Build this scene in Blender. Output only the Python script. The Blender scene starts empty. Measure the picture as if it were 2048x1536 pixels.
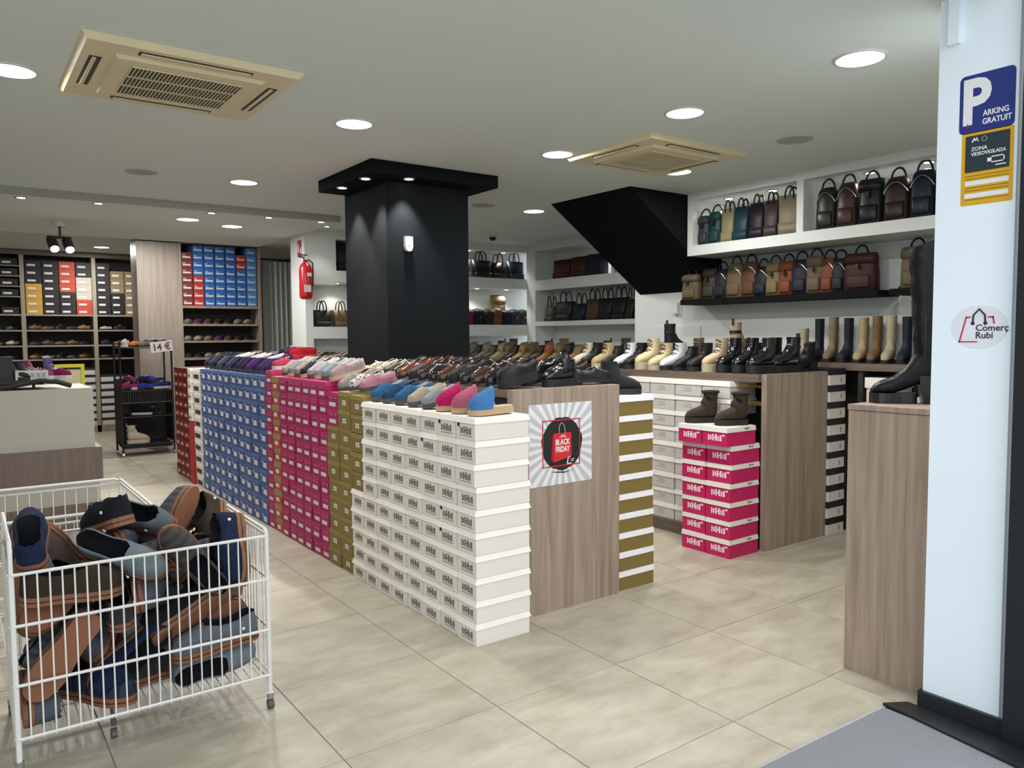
import bpy, math, random
from mathutils import Matrix, Vector
random.seed(7)
SC = bpy.context.scene
COL = SC.collection

# ------------------------------------------------------------------ camera
CAMH = 1.53
yaw, pitch, roll = [math.radians(a) for a in (36.048, 3.55, -0.4224)]
right = Vector((math.cos(yaw), -math.sin(yaw), 0)); fw0 = Vector((math.sin(yaw), math.cos(yaw), 0)); up = Vector((0, 0, 1))
fw = fw0*math.cos(pitch) - up*math.sin(pitch); u = up*math.cos(pitch) + fw0*math.sin(pitch)
r2 = right*math.cos(roll) + u*math.sin(roll); u2 = u*math.cos(roll) - right*math.sin(roll)
cam = bpy.data.cameras.new('camera'); cam.sensor_width = 36; cam.lens = 1536.7/2048*36; cam.clip_start = .05
co = bpy.data.objects.new('camera', cam); COL.objects.link(co)
M = Matrix((r2, u2, -fw)).transposed().to_4x4(); M.translation = (0, 0, CAMH)
co.matrix_world = M
SC.camera = co

# ------------------------------------------------------------------ world / exposure
W = bpy.data.worlds.new('world'); SC.world = W; W.use_nodes = True
bg = W.node_tree.nodes['Background']; bg.inputs[0].default_value = (.90, .95, 1.0, 1); bg.inputs[1].default_value = 2.35
SC.view_settings.view_transform = 'Standard'; SC.view_settings.look = 'None'
SC.view_settings.gamma = 1; SC.view_settings.exposure = -0.08
DL_POWER = 23.0     # round downlights (W)
SP_POWER = 2.6      # small spots

# ------------------------------------------------------------------ materials
def lin(c): return c/12.92 if c <= .04045 else ((c+.055)/1.055)**2.4
def rgb(h):
    if isinstance(h, str): h = tuple(int(h[i:i+2], 16)/255 for i in (0, 2, 4))
    return tuple(lin(c) for c in h) + (1,)
MATS = {}
def mat(name, col, rough=.55, var=.06, scale=25, bump=0.0, metal=0.0, coat=0.0, spec=.5):
    if name in MATS: return MATS[name]
    m = bpy.data.materials.new(name); m.use_nodes = True; nt = m.node_tree; b = nt.nodes['Principled BSDF']
    c = rgb(col); b.inputs['Roughness'].default_value = rough; b.inputs['Metallic'].default_value = metal
    b.inputs['Specular IOR Level'].default_value = spec
    if coat: b.inputs['Coat Weight'].default_value = coat; b.inputs['Coat Roughness'].default_value = .08
    tc = nt.nodes.new('ShaderNodeTexCoord'); nz = nt.nodes.new('ShaderNodeTexNoise'); nz.inputs['Scale'].default_value = scale; nz.inputs['Detail'].default_value = 3
    nt.links.new(tc.outputs['Object'], nz.inputs['Vector'])
    mx = nt.nodes.new('ShaderNodeMixRGB')
    mx.inputs[1].default_value = tuple(min(1, x*(1-var)) for x in c[:3])+(1,); mx.inputs[2].default_value = tuple(min(1, x*(1+var)) for x in c[:3])+(1,)
    nt.links.new(nz.outputs['Fac'], mx.inputs[0]); nt.links.new(mx.outputs[0], b.inputs['Base Color'])
    if bump:
        bp = nt.nodes.new('ShaderNodeBump'); bp.inputs['Strength'].default_value = bump; bp.inputs['Distance'].default_value = .01
        nt.links.new(nz.outputs['Fac'], bp.inputs['Height']); nt.links.new(bp.outputs[0], b.inputs['Normal'])
    MATS[name] = m; return m
def emat(name, col, s):
    if name in MATS: return MATS[name]
    m = bpy.data.materials.new(name); m.use_nodes = True; nt = m.node_tree; nt.nodes.clear()
    e = nt.nodes.new('ShaderNodeEmission'); e.inputs[0].default_value = rgb(col); e.inputs[1].default_value = s
    o = nt.nodes.new('ShaderNodeOutputMaterial'); nt.links.new(e.outputs[0], o.inputs[0]); MATS[name] = m; return m
def wood(name, c1, c2, rough=.45, axis=2):
    m = bpy.data.materials.new(name); m.use_nodes = True; nt = m.node_tree; b = nt.nodes['Principled BSDF']
    g = nt.nodes.new('ShaderNodeNewGeometry'); mp = nt.nodes.new('ShaderNodeMapping'); mp.inputs['Scale'].default_value = (19, 19, .8) if axis == 2 else (26, .8, 26)
    n = nt.nodes.new('ShaderNodeTexNoise'); n.inputs['Scale'].default_value = 1.6; n.inputs['Detail'].default_value = 6; n.inputs['Distortion'].default_value = .5
    mp2 = nt.nodes.new('ShaderNodeMapping'); mp2.inputs['Scale'].default_value = (120, 120, 3) if axis == 2 else (120, 3, 120)
    n2 = nt.nodes.new('ShaderNodeTexNoise'); n2.inputs['Scale'].default_value = 1; n2.inputs['Detail'].default_value = 3
    r = nt.nodes.new('ShaderNodeValToRGB'); r.color_ramp.elements[0].position = .26; r.color_ramp.elements[1].position = .72
    r.color_ramp.elements[0].color = rgb(c1); r.color_ramp.elements[1].color = rgb(c2)
    ad = nt.nodes.new('ShaderNodeMath'); ad.operation = 'MULTIPLY_ADD'; ad.inputs[1].default_value = .3
    sb = nt.nodes.new('ShaderNodeMath'); sb.operation = 'SUBTRACT'; sb.inputs[1].default_value = .15
    L = nt.links.new
    L(g.outputs['Position'], mp.inputs[0]); L(mp.outputs[0], n.inputs['Vector']); L(g.outputs['Position'], mp2.inputs[0]); L(mp2.outputs[0], n2.inputs['Vector'])
    L(n2.outputs['Fac'], ad.inputs[0]); L(n.outputs['Fac'], ad.inputs[2]); L(ad.outputs[0], sb.inputs[0]); L(sb.outputs[0], r.inputs[0]); L(r.outputs[0], b.inputs['Base Color'])
    b.inputs['Roughness'].default_value = rough; MATS[name] = m; return m
def floormat(name):
    m = bpy.data.materials.new(name); m.use_nodes = True; nt = m.node_tree; b = nt.nodes['Principled BSDF']; L = nt.links.new
    g = nt.nodes.new('ShaderNodeNewGeometry'); oi = nt.nodes.new('ShaderNodeObjectInfo')
    add = nt.nodes.new('ShaderNodeVectorMath'); add.operation = 'ADD'
    sc = nt.nodes.new('ShaderNodeVectorMath'); sc.operation = 'SCALE'; sc.inputs['Scale'].default_value = 3
    L(oi.outputs['Location'], sc.inputs[0]); L(g.outputs['Position'], add.inputs[0]); L(sc.outputs[0], add.inputs[1])
    n = nt.nodes.new('ShaderNodeTexNoise'); n.inputs['Scale'].default_value = 3.2; n.inputs['Detail'].default_value = 8; n.inputs['Roughness'].default_value = .65; n.inputs['Distortion'].default_value = .4
    mp = nt.nodes.new('ShaderNodeMapping'); mp.inputs['Scale'].default_value = (1, 2.2, 1); L(add.outputs[0], mp.inputs[0]); L(mp.outputs[0], n.inputs['Vector'])
    r = nt.nodes.new('ShaderNodeValToRGB'); r.color_ramp.elements[0].position = .3; r.color_ramp.elements[1].position = .72
    r.color_ramp.elements[0].color = rgb('99917f'); r.color_ramp.elements[1].color = rgb('b9b3a3')
    L(n.outputs['Fac'], r.inputs[0]); L(r.outputs[0], b.inputs['Base Color'])
    mr = nt.nodes.new('ShaderNodeMapRange'); mr.inputs['To Min'].default_value = .34; mr.inputs['To Max'].default_value = .5; L(n.outputs['Fac'], mr.inputs[0]); L(mr.outputs[0], b.inputs['Roughness'])
    MATS[name] = m; return m
def plaid(name, c1, c2, c3, sc=55):
    m = bpy.data.materials.new(name); m.use_nodes = True; nt = m.node_tree; b = nt.nodes['Principled BSDF']; L = nt.links.new
    tc = nt.nodes.new('ShaderNodeTexCoord'); prev = None
    for ax, s in (('X', 1), ('Y', 1.1)):
        w = nt.nodes.new('ShaderNodeTexWave'); w.bands_direction = ax; w.inputs['Scale'].default_value = sc*s/5; w.inputs['Distortion'].default_value = .3
        L(tc.outputs['Object'], w.inputs['Vector'])
        r = nt.nodes.new('ShaderNodeValToRGB'); r.color_ramp.elements[0].position = .45; r.color_ramp.elements[1].position = .6
        r.color_ramp.elements[0].color = rgb(c1); r.color_ramp.elements[1].color = rgb(c2 if ax == 'X' else c3); L(w.outputs['Fac'], r.inputs[0])
        if prev is None: prev = r
        else:
            mx = nt.nodes.new('ShaderNodeMixRGB'); mx.inputs[0].default_value = .5; L(prev.outputs[0], mx.inputs[1]); L(r.outputs[0], mx.inputs[2]); L(mx.outputs[0], b.inputs['Base Color'])
    b.inputs['Roughness'].default_value = .95; MATS[name] = m; return m
def leopard(name, c1, c2):
    m = bpy.data.materials.new(name); m.use_nodes = True; nt = m.node_tree; b = nt.nodes['Principled BSDF']; L = nt.links.new
    tc = nt.nodes.new('ShaderNodeTexCoord'); v = nt.nodes.new('ShaderNodeTexVoronoi'); v.inputs['Scale'].default_value = 55; L(tc.outputs['Object'], v.inputs['Vector'])
    r = nt.nodes.new('ShaderNodeValToRGB'); r.color_ramp.elements[0].position = .3; r.color_ramp.elements[1].position = .38
    r.color_ramp.elements[0].color = rgb(c1); r.color_ramp.elements[1].color = rgb(c2); L(v.outputs['Distance'], r.inputs[0]); L(r.outputs[0], b.inputs['Base Color'])
    b.inputs['Roughness'].default_value = .8; MATS[name] = m; return m

white_wall = mat('white_paint', 'cfd3d1', .6, .02, 4)
ceil_m = mat('ceiling_paint', 'd3dad5', .8, .02, 2)
black_paint = mat('black_paint', '111417', .9, .12, 6, spec=.08)
wood_m = wood('grey_oak_laminate', '857365', 'ab998b')
wood_dark = wood('grey_oak_laminate_dark', '5c5047', '776a60', axis=1)
tile_m = floormat('beige_stone_tile')
grout = mat('grout', '98907f', .9)
dark_recess = mat('dark_panel', '2a2725', .7)

# ------------------------------------------------------------------ mesh helpers
class MB:
    def __init__(s): s.v = []; s.f = []
    def box(s, x0, x1, y0, y1, z0, z1):
        n = len(s.v)
        s.v += [(x0,y0,z0),(x1,y0,z0),(x1,y1,z0),(x0,y1,z0),(x0,y0,z1),(x1,y0,z1),(x1,y1,z1),(x0,y1,z1)]
        s.f += [tuple(n+i for i in q) for q in ((3,2,1,0),(4,5,6,7),(0,1,5,4),(1,2,6,5),(2,3,7,6),(3,0,4,7))]; return s
    def frustum(s, b0, b1, z0, z1):          # b=(x0,x1,y0,y1) at bottom / top
        n = len(s.v)
        for b, z in ((b0, z0), (b1, z1)): s.v += [(b[0],b[2],z),(b[1],b[2],z),(b[1],b[3],z),(b[0],b[3],z)]
        s.f += [tuple(n+i for i in q) for q in ((3,2,1,0),(4,5,6,7),(0,1,5,4),(1,2,6,5),(2,3,7,6),(3,0,4,7))]; return s
    def rings(s, rings, cap0=True, cap1=True, closed=True):
        n0 = len(s.v); k = len(rings[0])
        for r in rings: s.v += [tuple(p) for p in r]
        for i in range(len(rings)-1):
            for j in range(k if closed else k-1):
                a = n0+i*k+j; b = n0+i*k+(j+1) % k
                s.f.append((a, b, b+k, a+k))
        if cap0: s.f.append(tuple(n0+j for j in reversed(range(k))))
        if cap1: s.f.append(tuple(n0+(len(rings)-1)*k+j for j in range(k)))
        return s
    def tube(s, path, r, n=6, cap=True, closed=False):
        path = [Vector(p) for p in path]; rr = []; m = len(path)
        ref = None
        for i, p in enumerate(path):
            if closed: t = (path[(i+1) % m]-path[i-1]).normalized()
            else: t = (path[min(i+1, m-1)]-path[max(i-1, 0)]).normalized()
            if ref is None:
                ref = Vector((0, 0, 1)) if abs(t.z) < .9 else Vector((1, 0, 0))
            a = t.cross(ref).normalized(); b = a.cross(t).normalized(); ref = b
            rr.append([p+(a*math.cos(2*math.pi*j/n)+b*math.sin(2*math.pi*j/n))*r for j in range(n)])
        if closed: rr.append(rr[0])
        return s.rings(rr, cap and not closed, cap and not closed)
    def cyl(s, c, r, z0, z1, n=16, r1=None):
        r1 = r if r1 is None else r1
        return s.rings([[(c[0]+q*math.cos(2*math.pi*j/n), c[1]+q*math.sin(2*math.pi*j/n), z) for j in range(n)] for q, z in ((r, z0), (r1, z1))])
    def ext(s, poly, d0, d1, plane='XZ'):    # extrude a 2-D polygon
        n = len(poly)
        def P(a, b, d): return (a, d, b) if plane == 'XZ' else (a, b, d) if plane == 'XY' else (d, a, b)
        A = [P(a, b, d0) for a, b in poly]; B = [P(a, b, d1) for a, b in poly]
        return s.rings([A, B])
    def mesh(s, name, m=None, smooth=False):
        me = bpy.data.meshes.new(name); me.from_pydata(s.v, [], s.f); me.validate(); me.update()
        import bmesh
        bm = bmesh.new(); bm.from_mesh(me); bmesh.ops.recalc_face_normals(bm, faces=bm.faces); bm.to_mesh(me); bm.free()
        if smooth:
            for p in me.polygons: p.use_smooth = True
        if m is not None: me.materials.append(m)
        return me
def link(name, data, parent=None, loc=None, rot=None):
    o = bpy.data.objects.new(name, data); COL.objects.link(o)
    if parent is not None: o.parent = parent
    if loc is not None: o.location = loc
    if rot is not None: o.rotation_euler = rot
    return o
def setm(o, m):
    if m is not None and o.data.materials and o.data.materials[0] is not m:
        o.material_slots[0].link = 'OBJECT'; o.material_slots[0].material = m
    elif m is not None and not o.data.materials: o.data.materials.append(m)
USED = {}
def tag(o, label, cat, group=None):
    o['label'] = label; o['category'] = cat
    if group: o['group'] = group
    USED.setdefault(label, []).append(o.name)
    return o
def thing(name, label, cat, loc=(0,0,0), rot=(0,0,0), group=None):
    o = link(name, None, None, loc, rot); o.empty_display_size = .05
    return tag(o, label, cat, group)
def struct(name, mb, m, parent=None, smooth=False):
    o = link(name, mb.mesh(name, m, smooth), parent)
    if parent is None: o['kind'] = 'structure'
    return o
def part(name, mb, m, parent, smooth=False): return link(name, mb.mesh(name, m, smooth), parent)
ORD = ['','first','second','third','fourth','fifth','sixth','seventh','eighth','ninth','tenth','eleventh','twelfth','thirteenth','fourteenth','fifteenth','sixteenth','seventeenth','eighteenth','nineteenth','twentieth','twenty-first','twenty-second','twenty-third','twenty-fourth','twenty-fifth','twenty-sixth','twenty-seventh','twenty-eighth','twenty-ninth','thirtieth','thirty-first','thirty-second','thirty-third']
# a kit = list of (part name, mesh, default material, parent index or None)
def place(kit, name, label, cat, loc, rot=(0,0,0), group=None, mats=None, scale=None, tilt=0, half=.13):
    if tilt: loc = (loc[0], loc[1], loc[2]+half*math.sin(tilt)); rot = (rot[0], -tilt, rot[2])    # heel raised
    root = thing(name, label, cat, loc, rot, group)
    if scale is not None: root.scale = scale if hasattr(scale, '__len__') else (scale,)*3
    obs = []
    for pn, me, dm, par in kit:
        o = link(pn, me, root if par is None else obs[par])
        m = (mats or {}).get(pn, dm)
        if not me.materials: me.materials.append(dm or m)
        setm(o, m); obs.append(o)
    return root
def text_mesh(body, size, name='lettering', align='LEFT', bold=0.0, sx=1.0, extr=.0006):
    c = bpy.data.curves.new(name, 'FONT'); c.body = body; c.size = size; c.align_x = align; c.offset = bold; c.extrude = extr; c.resolution_u = 3
    o = bpy.data.objects.new(name, c); COL.objects.link(o); dg = bpy.context.evaluated_depsgraph_get(); dg.update()
    me = bpy.data.meshes.new_from_object(o.evaluated_get(dg)); bpy.data.objects.remove(o); bpy.data.curves.remove(c)
    for v in me.vertices: v.co = Vector((v.co.x*sx, -v.co.z, v.co.y))     # upright, facing -y
    me.name = name; return me
def text(parent, body, size, loc, m, **k):
    me = text_mesh(body, size, **k); me.materials.clear(); me.materials.append(m)
    return link('lettering', me, parent, loc)
def rrect(w, h, r, n=4):
    out = []
    for cx, cy, a0 in ((w/2-r, h/2-r, 0), (-w/2+r, h/2-r, 90), (-w/2+r, -h/2+r, 180), (w/2-r, -h/2+r, 270)):
        for i in range(n+1):
            a = math.radians(a0+90*i/n); out.append((cx+r*math.cos(a), cy+r*math.sin(a)))
    return out
def ell(rx, ry, n=24, cx=0, cy=0): return [(cx+rx*math.cos(2*math.pi*i/n), cy+ry*math.sin(2*math.pi*i/n)) for i in range(n)]

# ================================================================== STRUCTURE
ZC = 2.8; ZM = 2.74; ZB = 2.94
fl = struct('floor', MB().box(-2.6, 7.2, 1.21, 14.7, -.12, -.004), grout)
TX, TY = .676, .6665
tme = MB().frustum((.0015, TX-.0015, .0015, TY-.0015), (.003, TX-.003, .003, TY-.003), -.0038, 0).mesh('tile', tile_m)
for i in range(-1, 8):
    for j in range(-1, 19):
        x = 1.088+(i-1)*TX; y = 1.88+j*TY
        if y > 8.6 and x > 4.2: continue
        if x > 4.5 and y > 3.9: continue
        link('tile', tme, fl, (x, y, 0))
pv = struct('floor_pavement', MB().box(-8, 9, -8, 1.205, -.14, -.012), mat('street_paving', 'b2b2ae', .9, .15, 8))
# ceiling in three heights
ce = struct('ceiling', MB().box(-2.6, 7.2, 1.2, 7.66, ZC, ZC+.2).box(3.36, 7.2, 7.6601, 10.3, ZC, ZC+.2), ceil_m)
struct('ceiling_middle', MB().box(-2.6, 3.3599, 7.66, 10.3, ZM, ZC+.2), ceil_m)
struct('ceiling_step_shade', MB().box(-2.6, 3.355, 7.635, 7.6595, ZM-.004, ZC-.0005), mat('step_face_shade', '9a9a95', .8))  # added strip, its grey stands in for shade on the ceiling step face
struct('ceiling_back', MB().box(-2.6, 7.2, 10.3, 14.7, ZB, ZC+.3), ceil_m)
# right wall with bag niche, boot counter wall
XW = 5.95
w = MB().box(XW, XW+.1, 1.2, 5.92, 0, ZC).box(XW+.1, 6.6, 5.85, 5.92, 0, ZC)
wr = struct('wall_right', w, white_wall)
sh = MB().box(5.45, XW, 1.9, 4.76, 2.245, 2.335)                   # niche floor
sh.box(5.45, XW, 1.9, 4.76, 2.74, ZC)                               # top fascia
sh.box(5.45, XW, 4.70, 4.76, 2.335, 2.74).box(5.45, XW, 3.585, 3.645, 2.335, 2.74)
struct('trim_1', sh, white_wall)
# stair bulkhead
st = MB().ext([(4.73, ZC), (XW, ZC), (XW, 1.96)], 4.77, 5.84, 'XZ')
struct('ceiling_stair_bulkhead', st, black_paint)
# under-stair wall panel and switch box
ap = MB().box(XW-.012, XW, 5.02, 5.62, .95, 1.62)
part('access_panel', ap, white_wall, wr)
# back wall with niches
YB = 8.7
b = MB().box(3.36, 7.1, 9.05, 9.15, 0, ZC)
b.box(3.36, 3.45, YB, 9.05, 0, ZC).box(3.45, 3.75, YB, 9.05, 2.16, ZC)
b.box(3.45, 4.9, YB, 9.05, 1.52, 1.66).box(3.75, 6.9, YB, 9.05, 2.19, 2.33).box(3.75, 6.9, YB, 9.05, 2.70, ZC)
b.box(4.9, 6.9, YB, 9.05, 1.54, 1.69).box(3.45, 6.9, YB, 9.05, 0, 1.05).box(4.85, 4.9, YB+.001, 9.05, 1.66, 2.19)
struct('wall_back', b, white_wall)
b = MB().box(6.951, 7.05, 5.921, 8.699, 0, ZC).box(6.6, 6.95, 6.0, 8.5, 2.16, 2.30).box(6.6, 6.95, 6.0, 8.5, 1.67, 1.73)
b.box(6.6, 6.95, 6.0, 8.5, 2.70, ZC).box(6.6, 6.95, 8.5, 8.699, 0, ZC).box(6.6, 6.95, 5.921, 6.0, 0, ZC).box(6.6, 6.95, 6.0, 8.5, 0, 1.1).box(6.6, 6.95, 6.93, 6.98, 2.30, 2.70)
struct('wall_recess', b, white_wall)
struct('wall_left', MB().box(-2.7, -2.6, 1.2, 14.7, 0, 3.1), white_wall)
struct('wall_far', MB().box(-2.7, 7.2, 14.7, 14.8, 0, 3.1).box(4.9, 5.0, 9.15, 14.7, 0, 3.1), mat('grey_wall', '5a5752', .8))
# facade over the entrance and the white entrance pillar
struct('wall_front', MB().box(-2.7, 7.2, 1.05, 1.2, 2.95, 3.6).box(3.6, 7.2, 1.05, 1.2, 0, 3.0), white_wall)
pl = struct('wall_entrance_pillar', MB().box(3.13, 3.62, 1.2, 1.48, 0, 3.2), mat('pillar_paint_daylit', 'e9f5ff', .5, .015, 3))  # white paint tinted blue, the cool daylight is put into the colour
struct('baseboard_pillar', MB().box(3.112, 3.13, 1.17, 1.492, 0, .084).box(3.13, 3.4, 1.48, 1.492, 0, .084), mat('black_skirting', '202429', .35))
part('cable_channel', MB().box(3.105, 3.13, 1.40, 1.44, 2.62, 3.2), mat('pillar_paint_daylit', 'eceef0'), pl)
struct('door_1', MB().box(3.08, 3.2, 1.06, 1.168, 0, 3.2).box(3.0, 3.13, .98, 1.06, 0, .05), mat('anthracite_metal', '23272c', .35, .05, 20, metal=.3))

# ================================================================== COUNTERS
t = thing('display_counter', 'long grey oak counter with the sale poster on its end panel', 'counter', (2.76, 3.26, 0))
def cpart(root, name, x0, x1, y0, y1, z0, z1, m=wood_m):
    l = root.location; return part(name, MB().box(x0-l.x, x1-l.x, y0-l.y, y1-l.y, z0, z1), m, root)
cpart(t, 'end_panel', 2.37, 3.15, 3.26, 3.30, 0, 1.245)
cpart(t, 'countertop', 2.37, 3.15, 3.30, 5.2, 1.205, 1.245, wood_dark)
cpart(t, 'countertop', 2.37, 2.64, 5.2, 6.0, 1.205, 1.245, wood_dark)
cpart(t, 'countertop', 2.37, 3.15, 6.0, 9.3, 1.205, 1.245, wood_dark)
cpart(t, 'spine_panel', 2.40, 2.42, 3.30, 9.28, .0, 1.205, dark_recess)
cpart(t, 'side_panel', 3.10, 3.12, 3.30, 5.2, 0, 1.205, wood_dark)
cpart(t, 'end_panel', 2.37, 3.15, 9.26, 9.30, 0, 1.205)
t = thing('boot_counter', 'grey oak boot counter behind the pink box stack', 'counter', (4.9, 3.27, 0))
cpart(t, 'end_panel', 4.57, 5.32, 3.27, 3.31, 0, 1.25)
cpart(t, 'countertop', 4.53, 5.32, 3.31, 7.7, 1.195, 1.25, wood_dark)
cpart(t, 'spine_panel', 4.84, 4.86, 3.31, 7.7, .1, 1.195, dark_recess)
cpart(t, 'plinth', 4.47, 4.82, 3.5, 7.7, 0, .095, wood_dark)
cpart(t, 'side_panel', 5.29, 5.31, 3.31, 7.7, 0, 1.195, wood_dark)
cpart(t, 'shelf', 4.58, 4.84, 3.31, 3.49, 1.03, 1.05, wood_dark)
for zz in (1.155, 1.04): cpart(t, 'brass_rail', 4.575, 4.59, 3.31, 3.5, zz, zz+.018, mat('brass', 'a8862f', .3, .05, 20, metal=.8))
t = thing('wall_boot_counter', 'dark-fronted oak counter under the tall boots by the right wall', 'counter', (5.75, 3.3, 0))
cpart(t, 'countertop', 5.56, 5.94, 1.9, 4.7, 1.25, 1.305, wood_dark)
cpart(t, 'back_panel', 5.86, 5.88, 1.9, 4.7, .1, 1.25, dark_recess)
cpart(t, 'divider', 5.58, 5.86, 3.14, 3.18, 0, 1.25, dark_recess)
cpart(t, 'divider', 5.58, 5.86, 1.9, 1.94, 0, 1.25, dark_recess)
cpart(t, 'base', 5.60, 5.88, 1.94, 4.7, 0, .1, dark_recess)
# plinth for the long boot
t = thing('display_plinth', 'grey oak plinth beside the white entrance pillar', 'plinth', (3.5, 1.71, 0))
cpart(t, 'body', 3.25, 3.85, 1.53, 1.893, 0, 1.188, wood_m)
cpart(t, 'top_panel', 3.247, 3.853, 1.527, 1.896, 1.191, 1.215, wood_m)
# black column
t = thing('column', 'square black column with a spotlit canopy rising through the counter', 'column', (3.0, 5.6, 0))
cpart(t, 'shaft', 2.66, 3.385, 5.23, 5.97, 0, 2.70, black_paint)
cpart(t, 'canopy', 2.46, 3.56, 5.06, 6.03, 2.705, ZC-.002, black_paint)
# floating shelves on the right wall
bs = mat('black_shelf', '0b0b0f', .8, spec=.15)
tag(link('wall_shelf', MB().box(5.63, XW, 3.07, 5.0, 1.815, 1.86).mesh('wall_shelf', bs)), 'long black floating shelf carrying the brown backpacks', 'shelf')
tag(link('wall_shelf', MB().box(5.63, XW, 2.2, 2.98, 1.815, 1.86).mesh('wall_shelf', bs)), 'short black floating shelf behind the long black boot', 'shelf')

# ================================================================== SHOEBOXES
def boxkit(l, w, h, lidh, bm_, lm_, marks=(), fl=.004, face='-X'):
    """origin at base centre; length along x, width along y; marks = (name, rects on the end facing -x, material, depth)"""
    e = .004
    kit = [('body', MB().box(-l/2+e, l/2-e, -w/2+e, w/2-e, 0, h-lidh+.004).mesh('shoebox_body', bm_), bm_, None),
           ('lid', MB().frustum((-l/2+e-fl, l/2-e+fl, -w/2+e-fl, w/2-e+fl), (-l/2+e, l/2-e, -w/2+e, w/2-e), h-lidh, h-.0015).mesh('shoebox_lid', lm_), lm_, None)]
    for nm, rects, m, d in marks:
        q = MB()
        for y0, y1, z0, z1 in rects:
            if face == '-X': q.box(-l/2+e-d, -l/2+e+.001, y0, y1, z0, z1)
            else: q.box(y0, y1, -w/2+e-d, -w/2+e+.001, z0, z1)
        kit.append((nm, q.mesh('shoebox_'+nm, m), m, 0))
    return kit
NROW = lambda k: ORD[k+1]
def jit(a): return random.uniform(-a, a)
def carton(name, c, var=.04): return mat(name, c, .6, var, 12)
wb, wl = carton('white_carton', 'e0dad2', .02), carton('white_carton_lid', 'efeae3', .02)
ink = mat('grey_ink', '6b6862', .8); blackdot = mat('black_sticker', '151515', .6); paper = mat('white_label', 'd8d5d6', .7, .05, 40)
# --- white boxes at the front corner (eight columns, ten rows)
def logo(y0, z0, s, flip=1):      # row of bars like a printed word
    r = []
    for i, (a, b_, c, d) in enumerate(((0,.01,0,.9),(.014,.02,.0,.75),(.024,.034,.0,1),(.034,.04,.35,.6),(.042,.05,0,1),(.054,.062,.1,.8),(.066,.072,0,.9))):
        r.append((y0+a*s, y0+b_*s, z0+c*.028*s, z0+d*.028*s))
    return r
WH = .1135
wk1 = boxkit(.335, .181, WH, .03, wb, wl, (('printed_logo', logo(-.052, .028, 1.35) + [(-.06, .05, .018, .021)], ink, .0012),), .007)
wk2 = boxkit(.335, .181, WH, .03, wb, wl, (('printed_logo', logo(-.052, .028, 1.35) + [(-.06, .05, .018, .021)], ink, .0012), ('round_sticker', [(.052, .072, .062, .08)], blackdot, .0015)), .007)
for c in range(8):
    for r in range(10):
        if c == 7 and r > 4: continue
        k = wk2 if (c, r) in ((0, 9), (1, 9), (1, 4), (1, 5), (2, 8)) else wk1
        x = 2.03+.1675+jit(.006); y = 3.10+.0905+c*.181; rz = jit(.012)
        place(k, 'white_shoebox', f'white shoebox, {NROW(r)} row from the floor, {ORD[c+1]} column from the corner', 'shoebox', (x+(.006 if c == 0 and 2 < r < 7 else 0), y, r*WH), (0, 0, rz), 'white shoeboxes at the counter corner')
# --- olive gold boxes
gb = carton('olive_gold_carton', '7f6c38'); glm = carton('olive_gold_lid', '8a773f')
gk = boxkit(.33, .19, .118, .03, gb, glm, (('printed_logo', [(-.03, -.018, .03, .062), (-.018, .022, .052, .062), (.01, .022, .03, .05), (-.012, .004, .034, .046)], paper, .0012), ('round_sticker', [(.055, .067, .085, .097)], blackdot, .0012)), .002)
for c, (y, rows) in enumerate(((4.455, range(5, 10)), (4.645, range(10)), (4.835, range(0, 8)))):
    for r in rows:
        z = r*.118 if c else 5*WH+(r-5)*.1205
        place(gk, 'gold_shoebox', f'olive gold shoebox, {NROW(r)} row from the floor, {ORD[c+1]} column after the white boxes', 'shoebox', (2.197+jit(.005), y, z), (0, 0, jit(.01)), 'olive gold shoeboxes along the counter')
# --- magenta boxes
pb = carton('magenta_carton', 'a01457'); plm = carton('magenta_lid', 'a8185f')
def pinkkit(w_, h_): return boxkit(.33, w_, h_, .032, pb, plm, (('label', [(-.045*w_/.155, .04*w_/.155, .018, .044)], paper, .0012), ('printed_logo', [(-.05*w_/.155, -.035*w_/.155, .07, .085), (.0, .012, .066, .09), (.03*w_/.155, .04*w_/.155, .07, .08)], mat('pink_ink', 'd77aa6', .6), .001)), .002)
pk = pinkkit(.155, .112); pk2 = pinkkit(.185, .112); pk3 = pinkkit(.15, .112)
for c in range(6):
    for r in range(11):
        place(pk, 'magenta_shoebox', f'magenta shoebox, {NROW(r)} row from the floor, {ORD[c+1]} column after the gold boxes', 'shoebox', (2.197+jit(.005), 4.93+.0775+c*.155, r*.112), (0, 0, jit(.008)), 'magenta shoeboxes along the counter')
for r in range(2):
    place(pk2, 'magenta_shoebox', f'magenta shoebox on top of the olive gold column, {["lower", "upper"][r]} one', 'shoebox', (2.197, 4.837, 8*.118+r*.112), (0, 0, 0), 'magenta shoeboxes along the counter')
# --- orange patterned column, then one magenta column
ob = carton('orange_carton', 'b2421f'); ol = carton('tan_print_lid', '9a7a52', .3)
ok_ = boxkit(.33, .165, .112, .05, ob, ol, (('label', [(-.03, .04, .02, .05)], paper, .0012),), .002)
for r in range(11):
    place(ok_, 'orange_shoebox', f'orange and tan printed shoebox, {NROW(r)} from the floor between the magenta columns', 'shoebox', (2.197+jit(.004), 5.945, r*.112), (0, 0, jit(.008)), 'orange shoeboxes between magenta columns')
for r in range(12):
    place(pk3, 'magenta_shoebox', f'magenta shoebox beside the blue boxes, {NROW(r)} from the floor in its column', 'shoebox', (2.197+jit(.004), 6.105, r*.106), (0, 0, jit(.008)), 'magenta shoeboxes beside the blue boxes', scale=(1, 1, .106/.112))
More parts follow.
